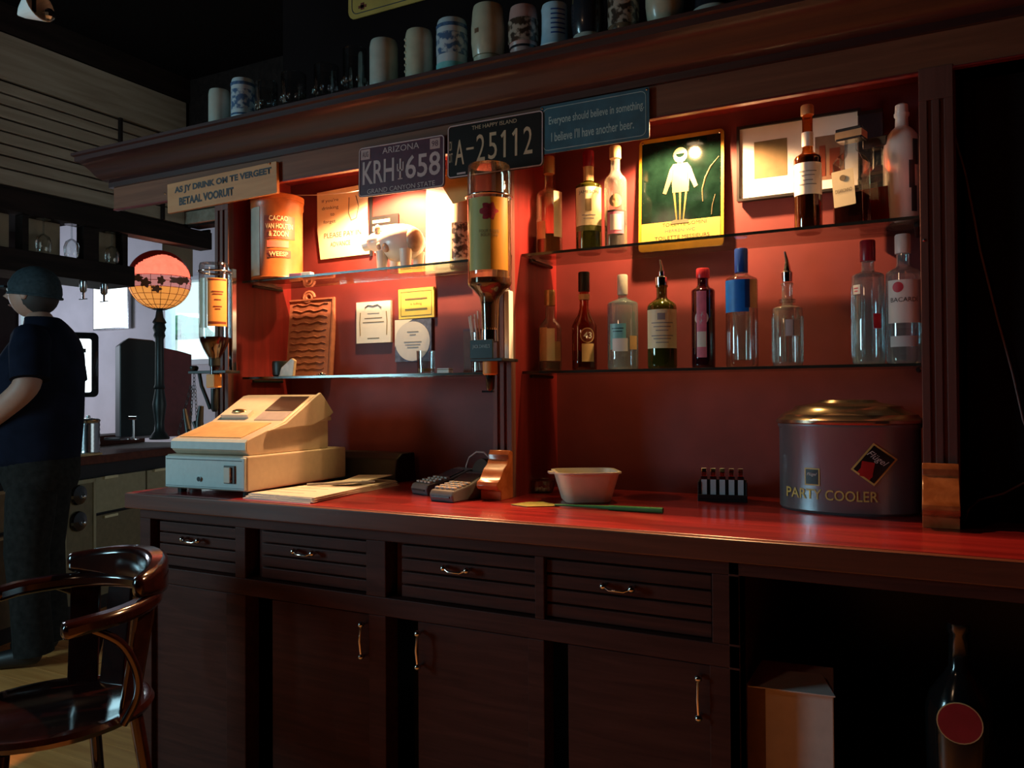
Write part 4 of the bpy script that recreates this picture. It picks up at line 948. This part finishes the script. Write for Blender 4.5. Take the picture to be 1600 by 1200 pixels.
# small tub, big tub
def tubrings(w0,d0,w1,d1,h,t_):
    def rr(w,d,z): return [(p[0],p[1],z) for p in rrect(w,d,min(w,d)*.22,5)]
    return [rr(w0*.92,d0*.92,0),rr(w0,d0,.004),rr(w1,d1,h-.006),rr(w1+.012,d1+.012,h-.004),rr(w1+.012,d1+.012,h),rr(w1-t_,d1-t_,h),rr(w0-t_,d0-t_,.006)]
t=thing('plastic_tub','translucent pinkish plastic tub with scraps inside on the worktop','tub',(-.815,1.965,.90),rz=rad(32))
loft(tubrings(.120,.110,.160,.140,.080,.005)).build('tub_wall','plastic_tub_m' if False else 'tub_plastic',t,smooth=40)
MB().prism([(-.098,-.02),(-.075,-.03),(-.075,.03),(-.098,.02)],.074,.078,'z').build('pull_tab','tub_plastic',t)
m=MB()
for i in range(26): m.ball((random.uniform(-.045,.045),random.uniform(-.04,.04),.012+random.uniform(0,.03)),random.uniform(.006,.012),7,5)
o=m.build('scraps','tub_content',t,smooth=60); o['kind']='stuff'
t=thing('glass_dish','small shallow clear dish left of the plastic tub','dish',(-1.0,2.085,.90))
MB().lathe([(.028,0),(.032,.003),(.042,.034),(.046,.036),(.044,.037),(.040,.034),(.030,.006),(0.001,.006)],24).build('dish_wall','clear_glass',t,smooth=40); m=MB()
for i in range(10): m.ball((random.uniform(-.02,.02),random.uniform(-.02,.02),.010),.005,7,4)
o=m.build('contents','label_white',t); o['kind']='stuff'
t=thing('fly_swatter','fly swatter with olive head and green handle lying before the tub','fly swatter',(-.90,1.835,.90),rz=rad(0))
MB().prism([(-.055,-.028),(-.035,.030),(.0,.048),(.035,.030),(.066,.008),(.05,-.012),(.0,-.045)],.0005,.003,'z').build('head','swat_olive',t,bevel=.0008)
MB().tube([(.055,0,.004),(.12,.0,.005),(.20,-.002,.006)],[.0025,.003,.005]).tube([(.20,-.002,.006),(.335,-.006,.008)],[.0062,.0068],8).build('handle','swat_green',t,smooth=60)
# lighters in a tray
t=thing('lighter_tray','black tray that holds a row of cigarette lighters','tray',(-.497,2.13,.90),rz=rad(12))
MB().box(-.062,.062,-.035,.045,0,.006).box(-.062,.062,-.035,-.030,.006,.018).box(-.062,.062,.040,.045,.006,.05).box(-.062,-.058,-.03,.04,.006,.05).box(.058,.062,-.03,.04,.006,.05).build('tray','black',t,bevel=.001)
loc0=Vector((-.497,2.13,.90)); Rz=Matrix.Rotation(rad(12),3,'Z')
lbl=['leftmost','second from left','middle','second from right','rightmost']; pl=None
for i in range(5):
    p=loc0+Rz@Vector((-.046+.023*i,-.018,.006))
    if i==0:
        pl=thing('lighter','',None,tuple(p),rz=rad(12)); MB().box(-.0085,.0085,-.0065,.0065,0,.058).build('body','black_gloss',pl,bevel=.002)
        MB().box(-.0070,.0070,-.0072,-.0064,.008,.050).build('white_label','paper_grey',pl); MB().prism([(-.0065,.058),(.0065,.058),(.0065,.076),(.0,.079),(-.0065,.070)],-.0065,.0065,'x').build('metal_hood','chrome',pl,bevel=.001); L=pl
    else: L=copy_tree(pl); L.location=p
    tag(L,'%s of the five black cigarette lighters in the tray'%lbl[i],'lighter','cigarette lighters in the tray')
# party cooler
t=thing('party_cooler','oval metal tub lettered PARTY COOLER with a domed coppery lid','cooler',(-.187,2.085,.90))
A,B=.157,.112
MB().lathe([(.96,0),(1.0,.006),(1.0,.195),(1.02,.200),(1.02,.206),(.97,.206)],56,sx=A,sy=B).build('tub_body','cooler_body',t,smooth=30)
MB().lathe([(1.03,.206),(1.045,.209),(1.045,.216),(.99,.222),(.97,.228),(.80,.240),(.76,.248),(.45,.256),(.40,.262),(.12,.264),(.10,.262)],56,sx=A,sy=B).build('lid','cooler_lid',t,smooth=30)
def on_oval(me_obj,cx):
    # wrap print onto the oval front
    me=me_obj.data
    for v in me.vertices:
        u=v.co.x; a=math.asin(max(-.98,min(.98,u/A))); off=v.co.y
        v.co.x=A*math.sin(a)*(1+off/B) ; v.co.y=-B*math.cos(a)-off
    return me_obj
def sub(poly,n=10): return poly
o=lettering('PARTY COOLER','sticker_yellow',t,-.03,.045,.20,.024,0.0015,bold=.01); on_oval(o,0)
def grid_patch(cx,cz,w,h,rot,off,mat,name,parent,n=8):
    m=MB(); vs=[];fs=[]
    for k in (0,1):
        for j in range(n+1):
            for i in range(n+1):
                u=(i/n-.5)*w; q=(j/n-.5)*h
                x=cx+u*math.cos(rot)-q*math.sin(rot); z=cz+u*math.sin(rot)+q*math.cos(rot)
                vs.append((x,off*(k+.0)+.0002,z))
    N=(n+1)*(n+1)
    for j in range(n):
        for i in range(n):
            a=j*(n+1)+i; fs.append((N+a,N+a+1,N+a+n+2,N+a+n+1))
    m.add(vs,fs); o=m.build(name,mat,parent); return on_oval(o,0)
st=grid_patch(-.068,.085,.034,.040,0,.0012,'sticker_yellow','small_sticker',t); grid_patch(-.068,.085,.028,.034,0,.0018,'black','sticker_field',st)
o=lettering('Flügel','label_white',st,-.068,.090,.022,.009,.0024,shear=.3); on_oval(o,0)
st=grid_patch(.062,.118,.060,.076,rad(-38),.0012,'sticker_yellow','large_sticker',t); grid_patch(.062,.118,.052,.068,rad(-38),.0018,'black','sticker_field',st)
grid_patch(.048,.107,.026,.034,rad(-10),.0022,'sticker_red','red_splash',st); grid_patch(.044,.097,.030,.013,rad(-38),.0024,'sticker_red','red_splash',st)
o=lettering('Flügel','label_white',st,.068,.130,.046,.018,.0030,shear=.3,rotp=rad(-38)); on_oval(o,0)
# cables on the right wall
tag(MB().tube([(.02,2.012,1.85),(.064,2.010,1.652),(.090,2.010,1.48),(.12,2.010,1.332),(.145,2.010,1.22),(.163,2.010,1.12),(.20,2.010,1.0),(.162,2.0,.988),(.125,1.99,.965),(.08,1.985,.95),(.06,1.975,.93),(.05,1.96,.905),(.043,1.93,.904)],.0022,6).build('hanging_cable','cable_dark'),'thin brown cable hanging down the dark wall right of the post','cable')

# ================================================================== UNDER-COUNTER NICHE
t=thing('cardboard_box','plain pale cardboard box inside the dark niche under the worktop','box',(-.262,1.66,.42),rz=rad(6))
box(-.079,.082,0,.16,0,.180).build('carton','cardboard',t,bevel=.002); MB().prism([(-.075,0),(.085,0),(.060,.09),(-.06,.09)],.1805,.183,'z').build('flap','cardboard',t,rot=(rad(6),0,0)); box(-.0795,-.044,-.001,.0,.0,.180).build('side_strip','cardboard_side',t)
t=thing('spirit_bottle','dark bottle with round red emblem deep in the right niche','bottle',(.033,1.72,.42))
MB().lathe([(.05,0),(.056,.006),(.058,.17),(.050,.20),(.026,.235),(.018,.25),(.017,.31),(.02,.315),(.019,.33)],28).build('glass_body','black_gloss',t,smooth=40)
a=face(.033,1.72); e=MB().lathe([(.036,-.001),(.036,.001)],28).build('round_emblem','cap_maroon',t,loc=(.0595*math.cos(a),.0595*math.sin(a),.165),rot=(rad(90),0,a+rad(90)))
MB().tube([(.036*math.cos(q),.036*math.sin(q),0) for q in [2*PI*i/28 for i in range(28)]],.0014,6,closed=True).build('emblem_ring','label_tan',e)

# ================================================================== WING BAR (left background)
WA=Vector((-3.70,1.58,0)); WB=Vector((-4.40,4.03,0)); d=(WB-WA); Lw=d.length; ang=math.atan2(d.y,d.x)
def wing(name,label,cat): return thing(name,label,cat,tuple(WA),rz=ang)
# local: x along the front edge, +y away from the camera side (to the left room)
t=wing('wing_bar_worktop','brown wooden worktop of the side bar behind the man','worktop')
box(0,Lw,0,.62,.815,.86).build('top','wing_wood',t,bevel=.004); box(0,Lw,.60,.80,.86,.925).build('raised_ledge','wing_wood',t,bevel=.004)
t=wing('wing_bar_cabinet','cream panelled cabinet with dark round knobs under the side bar','cabinet')
box(0,Lw,.05,.6,0,.815).build('carcass','black',t)
x=0.05
for i,wd in enumerate((.52,.50,.24,.42,.42,.25)):
    if i==2:
        f=box(x,x+wd,.025,.05,.08,.735).build('appliance_panel','cream_dark',t,bevel=.003)
        outline_=MB().box(x,x+.02,.018,.025,.08,.735).box(x+wd-.02,x+wd,.018,.025,.08,.735).box(x,x+wd,.018,.025,.715,.735).build('edge_frame','cream',f)
        for z in (.66,.52): MB().lathe([(.052,-.008),(.055,.0),(.05,.012),(.02,.02)],20).build('knob','black_gloss',f,loc=(x+.10,.012,z),rot=(rad(90),0,0)); MB().ball((x+.115,-.008,z-.01),.012,8,6).build('knob_cap','chrome',f)
    else:
        f=box(x,x+wd,.03,.05,.54,.735).build('drawer','cream',t,bevel=.003); box(x+.05,x+.16,.015,.03,.722,.738).build('grip','label_cream',f,bevel=.002)
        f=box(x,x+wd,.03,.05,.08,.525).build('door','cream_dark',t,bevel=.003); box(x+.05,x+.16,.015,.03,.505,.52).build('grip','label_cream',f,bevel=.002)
    x+=wd+.015
t=thing('cutting_board','pale board lying on the brown side bar behind the man','board',tuple(WA+d.normalized()*1.0+Vector((0,0,.861))),rz=ang); box(0,.38,.01,.20,0,.012).build('board','label_tan',t,bevel=.002)
t=thing('ribbed_canister','tall shiny ribbed metal canister standing on the side bar','canister',(-4.15,2.86,.86+.012))
MB().lathe([(.058,0),(.06,.004)]+[(.060-(.003 if i%2 else 0),.004+.0125*i) for i in range(1,14)]+[(.062,.180),(.058,.184)],28).build('body','steel',t,smooth=30); MB().lathe([(.060,.184),(.05,.190),(.012,.193),(.01,.205),(.006,.207)],24).build('lid','steel',t,smooth=40)
t=thing('beer_tap','small chrome tap column on the side bar','tap',(-4.25,3.22,.925)); MB().rod((0,0,0),(0,0,.125),.009,.008).build('column','chrome',t,smooth=60); MB().rod((-.03,.0,.13),(.04,0,.13),.014).build('head','chrome',t,smooth=60); MB().lathe([(.03,0),(.03,.006)],16).build('base','chrome',t)
t=thing('drip_tray','flat steel drip tray on the side bar beside the canister','tray',(-4.34,3.34,.927),rz=ang); MB().box(-.25,.22,-.05,.06,0,.006).box(-.25,.22,-.05,-.045,.006,.014).box(-.25,.22,.055,.06,.006,.014).build('tray','steel',t); box(-.24,.21,-.04,.05,.006,.009).build('grid','iron',t)

# leaded lamp on the side bar
LP=Vector((-4.115,3.295,.925))
t=thing('leaded_glass_lamp','round leaded-glass lamp with amber bowl and red dome on black column','lamp',tuple(LP))
h0=.775
MB().lathe([(.055,0),(.058,.01),(.045,.03),(.030,.05),(.026,.10),(.034,.16),(.040,.21),(.032,.26),(.026,.30),(.033,.31),(.026,.33),(.024,.60),(.034,.62),(.028,.64),(.038,.665),(.030,.69),(.040,.70),(.024,.73),(.016,h0+.01)],20).build('column','iron',t,smooth=35)
Rg=.178; zc=.955
camdir=math.atan2(-LP.y,-LP.x)
def sp(th,ph,R=Rg): return (R*math.cos(th)*math.cos(ph),R*math.sin(th)*math.cos(ph),zc+R*math.sin(ph))
NM=20; lat=[-1.38,-1.05,-.80,-.56,-.32,-.12,.06]
bowl=MB().ball((0,0,zc),Rg*.955,24,14); bowl=None
rootbowl=MB().lathe([(.030,zc-Rg-.002),(.045,zc-Rg*.99),(.045,zc-Rg*.97)],20).build('bowl_collar','lead',t)
for k in range(len(lat)-1):
    for i in range(NM):
        a0=2*PI*i/NM+.006; a1=2*PI*(i+1)/NM-.006; e=.010
        vs=[sp(a0,lat[k]+e),sp(a1,lat[k]+e),sp(a1,lat[k+1]-e),sp(a0,lat[k+1]-e)]+[sp(a0,lat[k]+e,Rg-.003),sp(a1,lat[k]+e,Rg-.003),sp(a1,lat[k+1]-e,Rg-.003),sp(a0,lat[k+1]-e,Rg-.003)]
        rel=(i-round((camdir%(2*PI))/(2*PI)*NM))%NM
        if rel>NM/2: rel-=NM
        mat='tiff_amber'
        if k>=4: mat='tiff_pink'
        pass
        pass
        MB().add(vs,[(0,1,2,3),(7,6,5,4),(0,4,5,1),(1,5,6,2),(2,6,7,3),(3,7,4,0)]).build('pane',mat,t)
ld=MB()
for i in range(NM):
    a=2*PI*i/NM; ld.tube([sp(a,q,Rg+.0005) for q in [lat[0]+(lat[-1]-lat[0])*j/8 for j in range(9)]],.0016,5)
for q in lat: ld.tube([sp(2*PI*i/40,q,Rg+.0005) for i in range(40)],.0016,5,closed=True)
ld.build('lead_lines','lead',t)
for da,ph0,w_,h_ in ((-.62,-.10,.055,.020),(-.05,-.14,.020,.024),(.45,-.22,.030,.026),(.72,-.06,.034,.020),(.10,-.42,.026,.020),(-.95,-.05,.03,.02)):
    vs=[];fs=[]
    for k in range(4):
        for i in range(20):
            q=2*PI*i/20; rr=(1+.25*math.cos(5*q))*k/3+.01
            vs.append(sp(camdir-da+w_*rr*math.cos(q)/(Rg*math.cos(ph0)),ph0+h_*rr*math.sin(q)/Rg,Rg+.0022))
    for k in range(3):
        for i in range(20): fs.append((k*20+i,k*20+(i+1)%20,(k+1)*20+(i+1)%20,(k+1)*20+i))
    MB().add(vs,fs).build('flower_motif','tiff_flower',t)
# red dome: open towards the room, closed behind and above
def shell(R,mat,name):
    vs=[];fs=[];n=72;m=36
    for j in range(m+1):
        ph=.08+(PI/2-.08)*j/m
        for i in range(n): vs.append(sp(2*PI*i/n,ph,R))
    for j in range(m):
        for i in range(n):
            a=2*PI*(i+.5)/n; ph=.08+(PI/2-.08)*(j+.5)/m
            rel=(a-camdir-.25+PI)%(2*PI)-PI
            # arched opening in the near side
            if abs(rel)<1.45 and ph < .90*math.cos(rel*1.0): continue
            k=(i+1)%n; fs.append((j*n+i,j*n+k,(j+1)*n+k,(j+1)*n+i))
    return MB().add(vs,fs).build(name,mat,t,smooth=60)
shell(Rg-.004,'tiff_dome','dome_lining'); shell(Rg,'tiff_outer','dome')
MB().lathe([(.012,h0+.01),(.010,h0+.08),(.022,h0+.10),(.028,h0+.13),(.018,h0+.16)],14).build('bulb','bulb_soft' if False else 'tiff_pink',t,smooth=60)
lamp('lamp_bulb','POINT',(LP.x,LP.y,LP.z+zc+.02),1.3,(1.0,0.50,0.36),shadow_soft_size=.03)

# gantry over the wing
t=thing('bar_gantry','dark hanging gantry with posts above the side bar','gantry',(-3.9,1.2,0))
box(-.10,0,0,2.30,2.075,2.178).build('beam','beam_wood',t,bevel=.003)
box(-.30,-.02,0,1.78,1.79,1.90).build('shelf','beam_wood',t,bevel=.003)
for y in (.62,1.17,1.49,1.72): box(-.10,-.04,y,y+(.085 if y==1.49 else .03),1.90,2.075).build('post','beam_wood',t)
for i,(y0,y1) in enumerate(((.98,1.14),(1.22,1.40),(1.62,1.76))):
    z0=1.90 if i<2 else 1.88
    b=box(-.11,-.102,y0,y1,z0-.01,2.16).build('hung_panel','rattan_beige',t)
    box(-.115,-.100,y0-.005,y1+.005,2.14,2.155).build('rod','beam_wood',b)
b=box(-.408,-.400,2.27,2.50,1.965,2.20).build('hung_panel','rattan_beige',t); box(-.41,.0,2.275,2.29,2.178,2.195).build('rod','beam_wood',b)
# hanging stem glasses under the beam and upturned bottles under the shelf
gi=None
gp=[(.98,'first'),(1.28,'second'),(1.43,'third'),(1.66,'fourth')]
for i,(y,nm) in enumerate(gp):
    if i==0:
        gi=thing('stem_glass','','glass',(-3.95,1.2+y,2.075)); MB().lathe([(.034,-.002),(.034,0)],18).build('foot','clear_glass',gi); MB().rod((0,0,-.002),(0,0,-.075),.004).build('stem','clear_glass',gi)
        MB().lathe([(.006,-.075),(.028,-.090),(.038,-.120),(.034,-.165)],18,caps=False).build('bowl','clear_glass',gi,smooth=60); G=gi
    else: G=copy_tree(gi); G.location=(-3.95,1.2+y,2.075)
    tag(G,'upside-down stem glass hanging from the dark beam, %s from the left'%nm,'glass','stem glasses under the beam')
oi=None
for i,(y,nm) in enumerate(((.86,'left of the cap'),(1.50,'just left of the white panel'),(1.62,'in front of the white panel'))):
    if i==0:
        oi=thing('wall_optic','','optic',(-3.96,1.2+y,1.79)); MB().lathe([(.018,0),(.018,-.05),(.010,-.06)],14).build('chamber','steel',oi,smooth=40); MB().rod((0,0,-.06),(0,0,-.095),.006).build('nozzle','chrome',oi); box(-.03,.03,-.004,.004,-.097,-.093).build('press_bar','iron',oi); G=oi
    else: G=copy_tree(oi); G.location=(-3.96,1.2+y,1.79)
    tag(G,'chrome spirit optic under the gantry shelf, %s'%nm,'optic','spirit optics under the gantry')

# far room things
t=thing('glow_panel','bright white lit panel on the far wall','sign',(-7.54,5.47,2.115)); box(-.29,.27,-.02,.02,-.235,.235).build('frame','steel',t); box(-.275,.25,-.024,-.018,-.22,.22).build('lit_face','lit_panel',t)  # framed panel with an emissive white face
t=thing('gaming_machine','black gaming machine with dark red side standing on the side bar','machine',(-4.50,3.36,0),rz=rad(60))
MB().prism([(-.05,.927),(-.05,1.50),(.0,1.545),(.14,1.535),(.20,1.48),(.20,.927)],-.10,.13,'y').build('body','black',t,bevel=.006)
MB().prism([(.20,.927),(.20,1.49),(.30,1.47),(.37,1.45),(.37,.927)],-.09,.13,'y').build('red_side','maroon',t,bevel=.004)
t=thing('lit_screen','bright white screen in a rounded black bezel behind the man','screen',(-4.690,3.155,1.22),rz=rad(58))
MB().prism([(p[0],p[1]+.16) for p in rrect(.24,.40,.03)],-.02,.02,'y').build('bezel','black_gloss',t)
MB().prism([(p[0]-.01,p[1]+.155) for p in rrect(.18,.33,.012)],-.024,-.018,'y').build('lit_face','screen',t)
MB().box(-.02,.02,-.02,.02,-.29,-.03).build('stand','black',t); MB().box(-.06,.05,-.0265,-.0235,.235,.26).build('dark_caption','black',t)

# ceiling spot
t=thing('ceiling_spotlight','pale metal spotlight shade hanging from the black ceiling','light',(-2.40,1.43,2.318))
MB().lathe([(.004,0),(.018,.02),(.050,.085),(.046,.085),(.015,.022),(.002,.004)],24).build('shade','paper_white',t,rot=(rad(10),rad(78),rad(20))); MB().rod((.06,.01,.0),(.06,.01,.71),.006).build('stem','black',t); MB().ball((.10,.03,-.01),.018,10,6).build('joint','steel',t)

# ================================================================== CHAIR
t=thing('captain_chair','glossy dark bentwood armchair in front of the drawers','chair',(-1.80,1.15,0),rz=rad(255))
t.scale=(.90,.90,1)
# local: +x is the direction the sitter faces, rotated so the chair faces left
seat=[(.235,-.001)]
SZ=.455
MB().lathe([(.20,SZ-.012),(.225,SZ-.004),(.232,SZ+.008),(.225,SZ+.018),(.205,SZ+.020),(.19,SZ+.010),(.001,SZ+.004)],40,sx=1.05,sy=.98).build('seat','chair_wood',t,smooth=40)
# arm hoop
AZ=.705
hoop=[]
for i in range(25):
    a=rad(-92+184*i/24); hoop.append((-.235*math.cos(a)+.0,.262*math.sin(a),AZ+.012*math.cos(a)))
hoop=[(.06,-.255,AZ-.006)]+hoop+[(.06,.255,AZ-.006)]
def ribbon(path,w,h,z=0):
    # rectangular section sweep in plan
    P=[Vector(p) for p in path]; vs=[];fs=[]
    for k,p in enumerate(P):
        tt=(P[min(k+1,len(P)-1)]-P[max(k-1,0)]); tt.z=0; tt.normalize(); n_=Vector((-tt.y,tt.x,0))
        ww=w[k] if isinstance(w,list) else w; hh=h[k] if isinstance(h,list) else h
        for sx,sz in ((-1,-1),(1,-1),(1,1),(-1,1)): vs.append(p+n_*ww/2*sx+Vector((0,0,hh/2*sz)))
    for k in range(len(P)-1):
        for i in range(4):
            j=(i+1)%4; fs.append((k*4+i,k*4+j,(k+1)*4+j,(k+1)*4+i))
    fs.append((3,2,1,0)); e=(len(P)-1)*4; fs.append((e,e+1,e+2,e+3)); return MB().add(vs,fs)
ribbon(hoop,.046,.034).build('arm_hoop','chair_wood',t,bevel=.010,smooth=60)
# raised crest
cr=[]; 
for i in range(15):
    a=rad(-62+124*i/14); cr.append((-.245*math.cos(a),.262*math.sin(a),AZ+.052))
ribbon(cr,[.03+.03*math.sin(PI*i/14) for i in range(15)],[.045+.05*math.sin(PI*i/14) for i in range(15)]).build('crest_rail','chair_wood',t,bevel=.014,smooth=60)
# back slats
for k,a in enumerate((-50,-25,0,25,50)):
    a=rad(a); x,y=-math.cos(a),math.sin(a); n_=Vector((-y,x,0))*.040; o_=Vector((x,y,0))*.006
    b0=Vector((.20*x,.20*y,SZ+.01)); b1=Vector((.238*x,.258*y,AZ)); vs=[]
    for b in (b0,b1):
        for s1,s2 in ((-1,-1),(1,-1),(1,1),(-1,1)): vs.append(b+n_*s1+o_*s2)
    MB().add(vs,[(3,2,1,0),(4,5,6,7),(0,1,5,4),(1,2,6,5),(2,3,7,6),(3,0,4,7)]).build('back_slat','chair_wood',t,bevel=.003)
for sy in (-1,1):
    br_=[(-.09,-.240,AZ-.005),(-.17,-.250,.655),(-.205,-.252,.60),(-.210,-.250,.54),(-.180,-.235,.480),(-.13,-.20,.452)] if sy<0 else [(.0,.255,AZ-.01),(-.07,.255,.65),(-.11,.250,.58),(-.115,.240,.52),(-.09,.222,.462)]
    MB().tube(smooth_path(br_),.010,10).build('arm_brace','chair_wood',t,smooth=60)
    for sx in (-1,1): MB().tube([(sx*.15,sy*.15,SZ-.01),(sx*.18,sy*.18,.22),(sx*.20,sy*.20,0)],[.017,.016,.012],12).build('leg','chair_wood',t,smooth=60)
MB().tube([(.175*math.cos(q),.175*math.sin(q),.20) for q in [2*PI*i/28 for i in range(28)]],.009,8,closed=True).build('stretcher_ring','chair_wood',t,smooth=60)

# ================================================================== MAN
def skin(name,mat,verts,edges,rads,parent,root=0,sub=2):
    me=bpy.data.meshes.new(name); me.from_pydata(verts,edges,[]); o=bpy.data.objects.new(name,me); COL.objects.link(o)
    md=o.modifiers.new('skin','SKIN'); md.use_smooth_shade=True; md.branch_smoothing=.6
    sv=me.skin_vertices[0].data
    for i,r in enumerate(rads):
        sv[i].radius=(r,r) if not isinstance(r,tuple) else r
    sv[root].use_root=True
    s=o.modifiers.new('sub','SUBSURF'); s.levels=sub; s.render_levels=sub
    dg=bpy.context.evaluated_depsgraph_get(); m2=bpy.data.meshes.new_from_object(o.evaluated_get(dg)); m2.name=name
    o.modifiers.clear(); o.data=m2; m2.materials.clear(); m2.materials.append(MATS[mat]); m2.shade_smooth(); o.parent=parent
    return o
M=thing('person','man in dark T-shirt, jeans and flat cap standing with his back half turned','person',(-3.592,2.238,0),rz=rad(130))
# local: +y is where he faces, +x his right side
V=[(0,0,.95),(0,.02,1.10),(0,.01,1.28),(0,-.01,1.42),(0,-.012,1.50),(0,.015,1.58),
   (.19,-.02,1.43),(.25,-.05,1.22),(.17,.15,1.06),(.115,.215,1.01),
   (-.19,-.02,1.43),(-.265,-.05,1.23),(-.19,.15,1.07),(-.13,.215,1.01),
   (.095,.0,.90),(.10,.02,.50),(.10,-.03,.09),(-.095,.0,.90),(-.10,.03,.50),(-.10,.0,.09)]
Ed=[(0,1),(1,2),(2,3),(3,4),(4,5),(3,6),(6,7),(7,8),(8,9),(3,10),(10,11),(11,12),(12,13),(0,14),(14,15),(15,16),(0,17),(17,18),(18,19)]
Rr=[.13,.14,.14,.11,.072,.068,.055,.056,.044,.030,.055,.060,.046,.030,.080,.06,.042,.080,.06,.042]
skin('body','skin',V,Ed,Rr,M)
HR=Matrix.Rotation(rad(12),4,'Z')
hd=MB()
hd.ball((0,.035,1.655),.098,24,16,(.84,1.02,1.18))
H=hd.build('head','skin',M,smooth=60); H.rotation_euler=(0,0,rad(-14))
MB().tube([(0,.125,1.665),(0,.150,1.638),(0,.132,1.626)],[.010,.017,.008],8).build('nose','skin',H,smooth=60)
for sx in (-1,1):
    MB().ball((sx*.084,.02,1.645),.026,12,8,(.35,.75,1.15)).build('ear','skin',H,smooth=60); MB().ball((sx*.033,.118,1.668),.012,10,6).build('eye','ceramic',H,smooth=60)
MB().ball((0,.128,1.598),.022,10,6,(1.1,.35,.25)).build('mouth','mug_pink',H,smooth=60)
o=MB().ball((0,.008,1.640),.094,20,12,(.90,.94,.95)).build('hair','hair',M,smooth=60); o.rotation_euler=(0,0,rad(-14))
vs=[];fs=[];n=28;m=8
for j in range(m+1):
    ph=-.30+(PI/2+.30)*j/m
    for i in range(n): vs.append((.097*math.cos(2*PI*i/n)*math.cos(ph),.020+.114*math.sin(2*PI*i/n)*math.cos(ph),1.668+.108*math.sin(ph)+.012*math.sin(2*PI*i/n)*(ph<0.4)))
for j in range(m):
    for i in range(n): fs.append((j*n+i,j*n+(i+1)%n,(j+1)*n+(i+1)%n,(j+1)*n+i))
cp=MB().add(vs,fs).build('cap','cap_cloth',M,smooth=60); cp.rotation_euler=(0,0,rad(-14))
MB().prism([(.075*math.cos(a),.115+.060*math.sin(a)) for a in [PI*i/14 for i in range(15)]],1.672,1.680,'z').build('visor','cap_cloth',cp)
MB().tube([(.0955*math.cos(2*PI*i/28),.020+.1125*math.sin(2*PI*i/28),1.640+.012*math.sin(2*PI*i/28)) for i in range(28)],.006,6,closed=True).build('band','cap_cloth',cp,smooth=60)
def body_loft(rings,n=32):
    rr=[]
    for z,hx,hy,cy in rings: rr.append([(hx*math.copysign(abs(math.cos(q))**.85,math.cos(q)),cy+hy*math.copysign(abs(math.sin(q))**.9,math.sin(q)),z) for q in [2*PI*i/n for i in range(n)]])
    return loft(rr)
sh=body_loft([(.86,.185,.150,.0),(.90,.195,.165,.005),(1.0,.205,.190,.02),(1.10,.21,.205,.028),(1.20,.21,.200,.022),(1.30,.21,.180,.0),(1.38,.208,.155,-.022),(1.44,.195,.125,-.035),(1.48,.155,.10,-.038),(1.515,.10,.082,-.03),(1.54,.074,.072,-.012),(1.545,.066,.064,-.012)]).build('t_shirt','shirt',M,smooth=60)
sh.modifiers.new('smooth','SUBSURF').render_levels=1
for sx in (-1,1):
    MB().tube([(sx*.13,-.025,1.43),(sx*.185,-.028,1.425),(sx*.225,-.036,1.38),(sx*.248,-.045,1.31),(sx*.262,-.050,1.255)],[.066,.080,.080,.078,.076],16).build('sleeve','shirt',M,smooth=60)
body_loft([(.97,.185,.155,.0),(.90,.19,.155,-.004),(.82,.19,.150,-.008),(.77,.175,.135,-.01)]).build('jeans','jeans',M,smooth=60)
for sx in (-1,1):
    MB().tube([(sx*.090,-.005,.84),(sx*.098,.0,.72),(sx*.105,.015,.50),(sx*.108,.0,.28),(sx*.108,-.015,.06)],[.098,.100,.088,.078,.080],18).build('trouser_leg','jeans',M,smooth=60)
    skin('shoe','shoe',[(sx*.108,-.055,.055),(sx*.108,.04,.050),(sx*.115,.16,.034)],[(0,1),(1,2)],[.048,.048,.034],M)
def hand(wx,wy,wz,dx,name):
    # wrist at (wx,wy,wz); palm forward and down, fingers curled, thumb from the side
    vs=[(wx,wy,wz)];es=[];rs=[.027]
    px,py,pz=wx+dx*.02,wy+.04,wz-.03; vs.append((px,py,pz)); es.append((0,1)); rs.append(.031)
    for k in range(4):
        b=len(vs); o=-.024+.016*k; Lf=[.062,.070,.064,.050][k]
        vs += [(px+dx*.005,py+.020+o*.3,pz-.012+o),(px+dx*.02,py+.020+Lf*.5,pz-.03+o),(px+dx*.045,py+.010+Lf*.55,pz-.045+o)]
        es += [(1,b),(b,b+1),(b+1,b+2)]; rs += [.0098,.0090,.0080]
    b=len(vs); vs += [(wx+dx*.012,wy+.025,wz+.012),(wx+dx*.030,wy+.055,wz+.016),(wx+dx*.045,wy+.075,wz+.006)]; es += [(0,b),(b,b+1),(b+1,b+2)]; rs += [.013,.011,.009]
    skin(name,'skin',vs,es,rs,M)
hand(-.13,.215,1.01,1,'hand'); hand(.115,.215,1.01,-1,'hand')
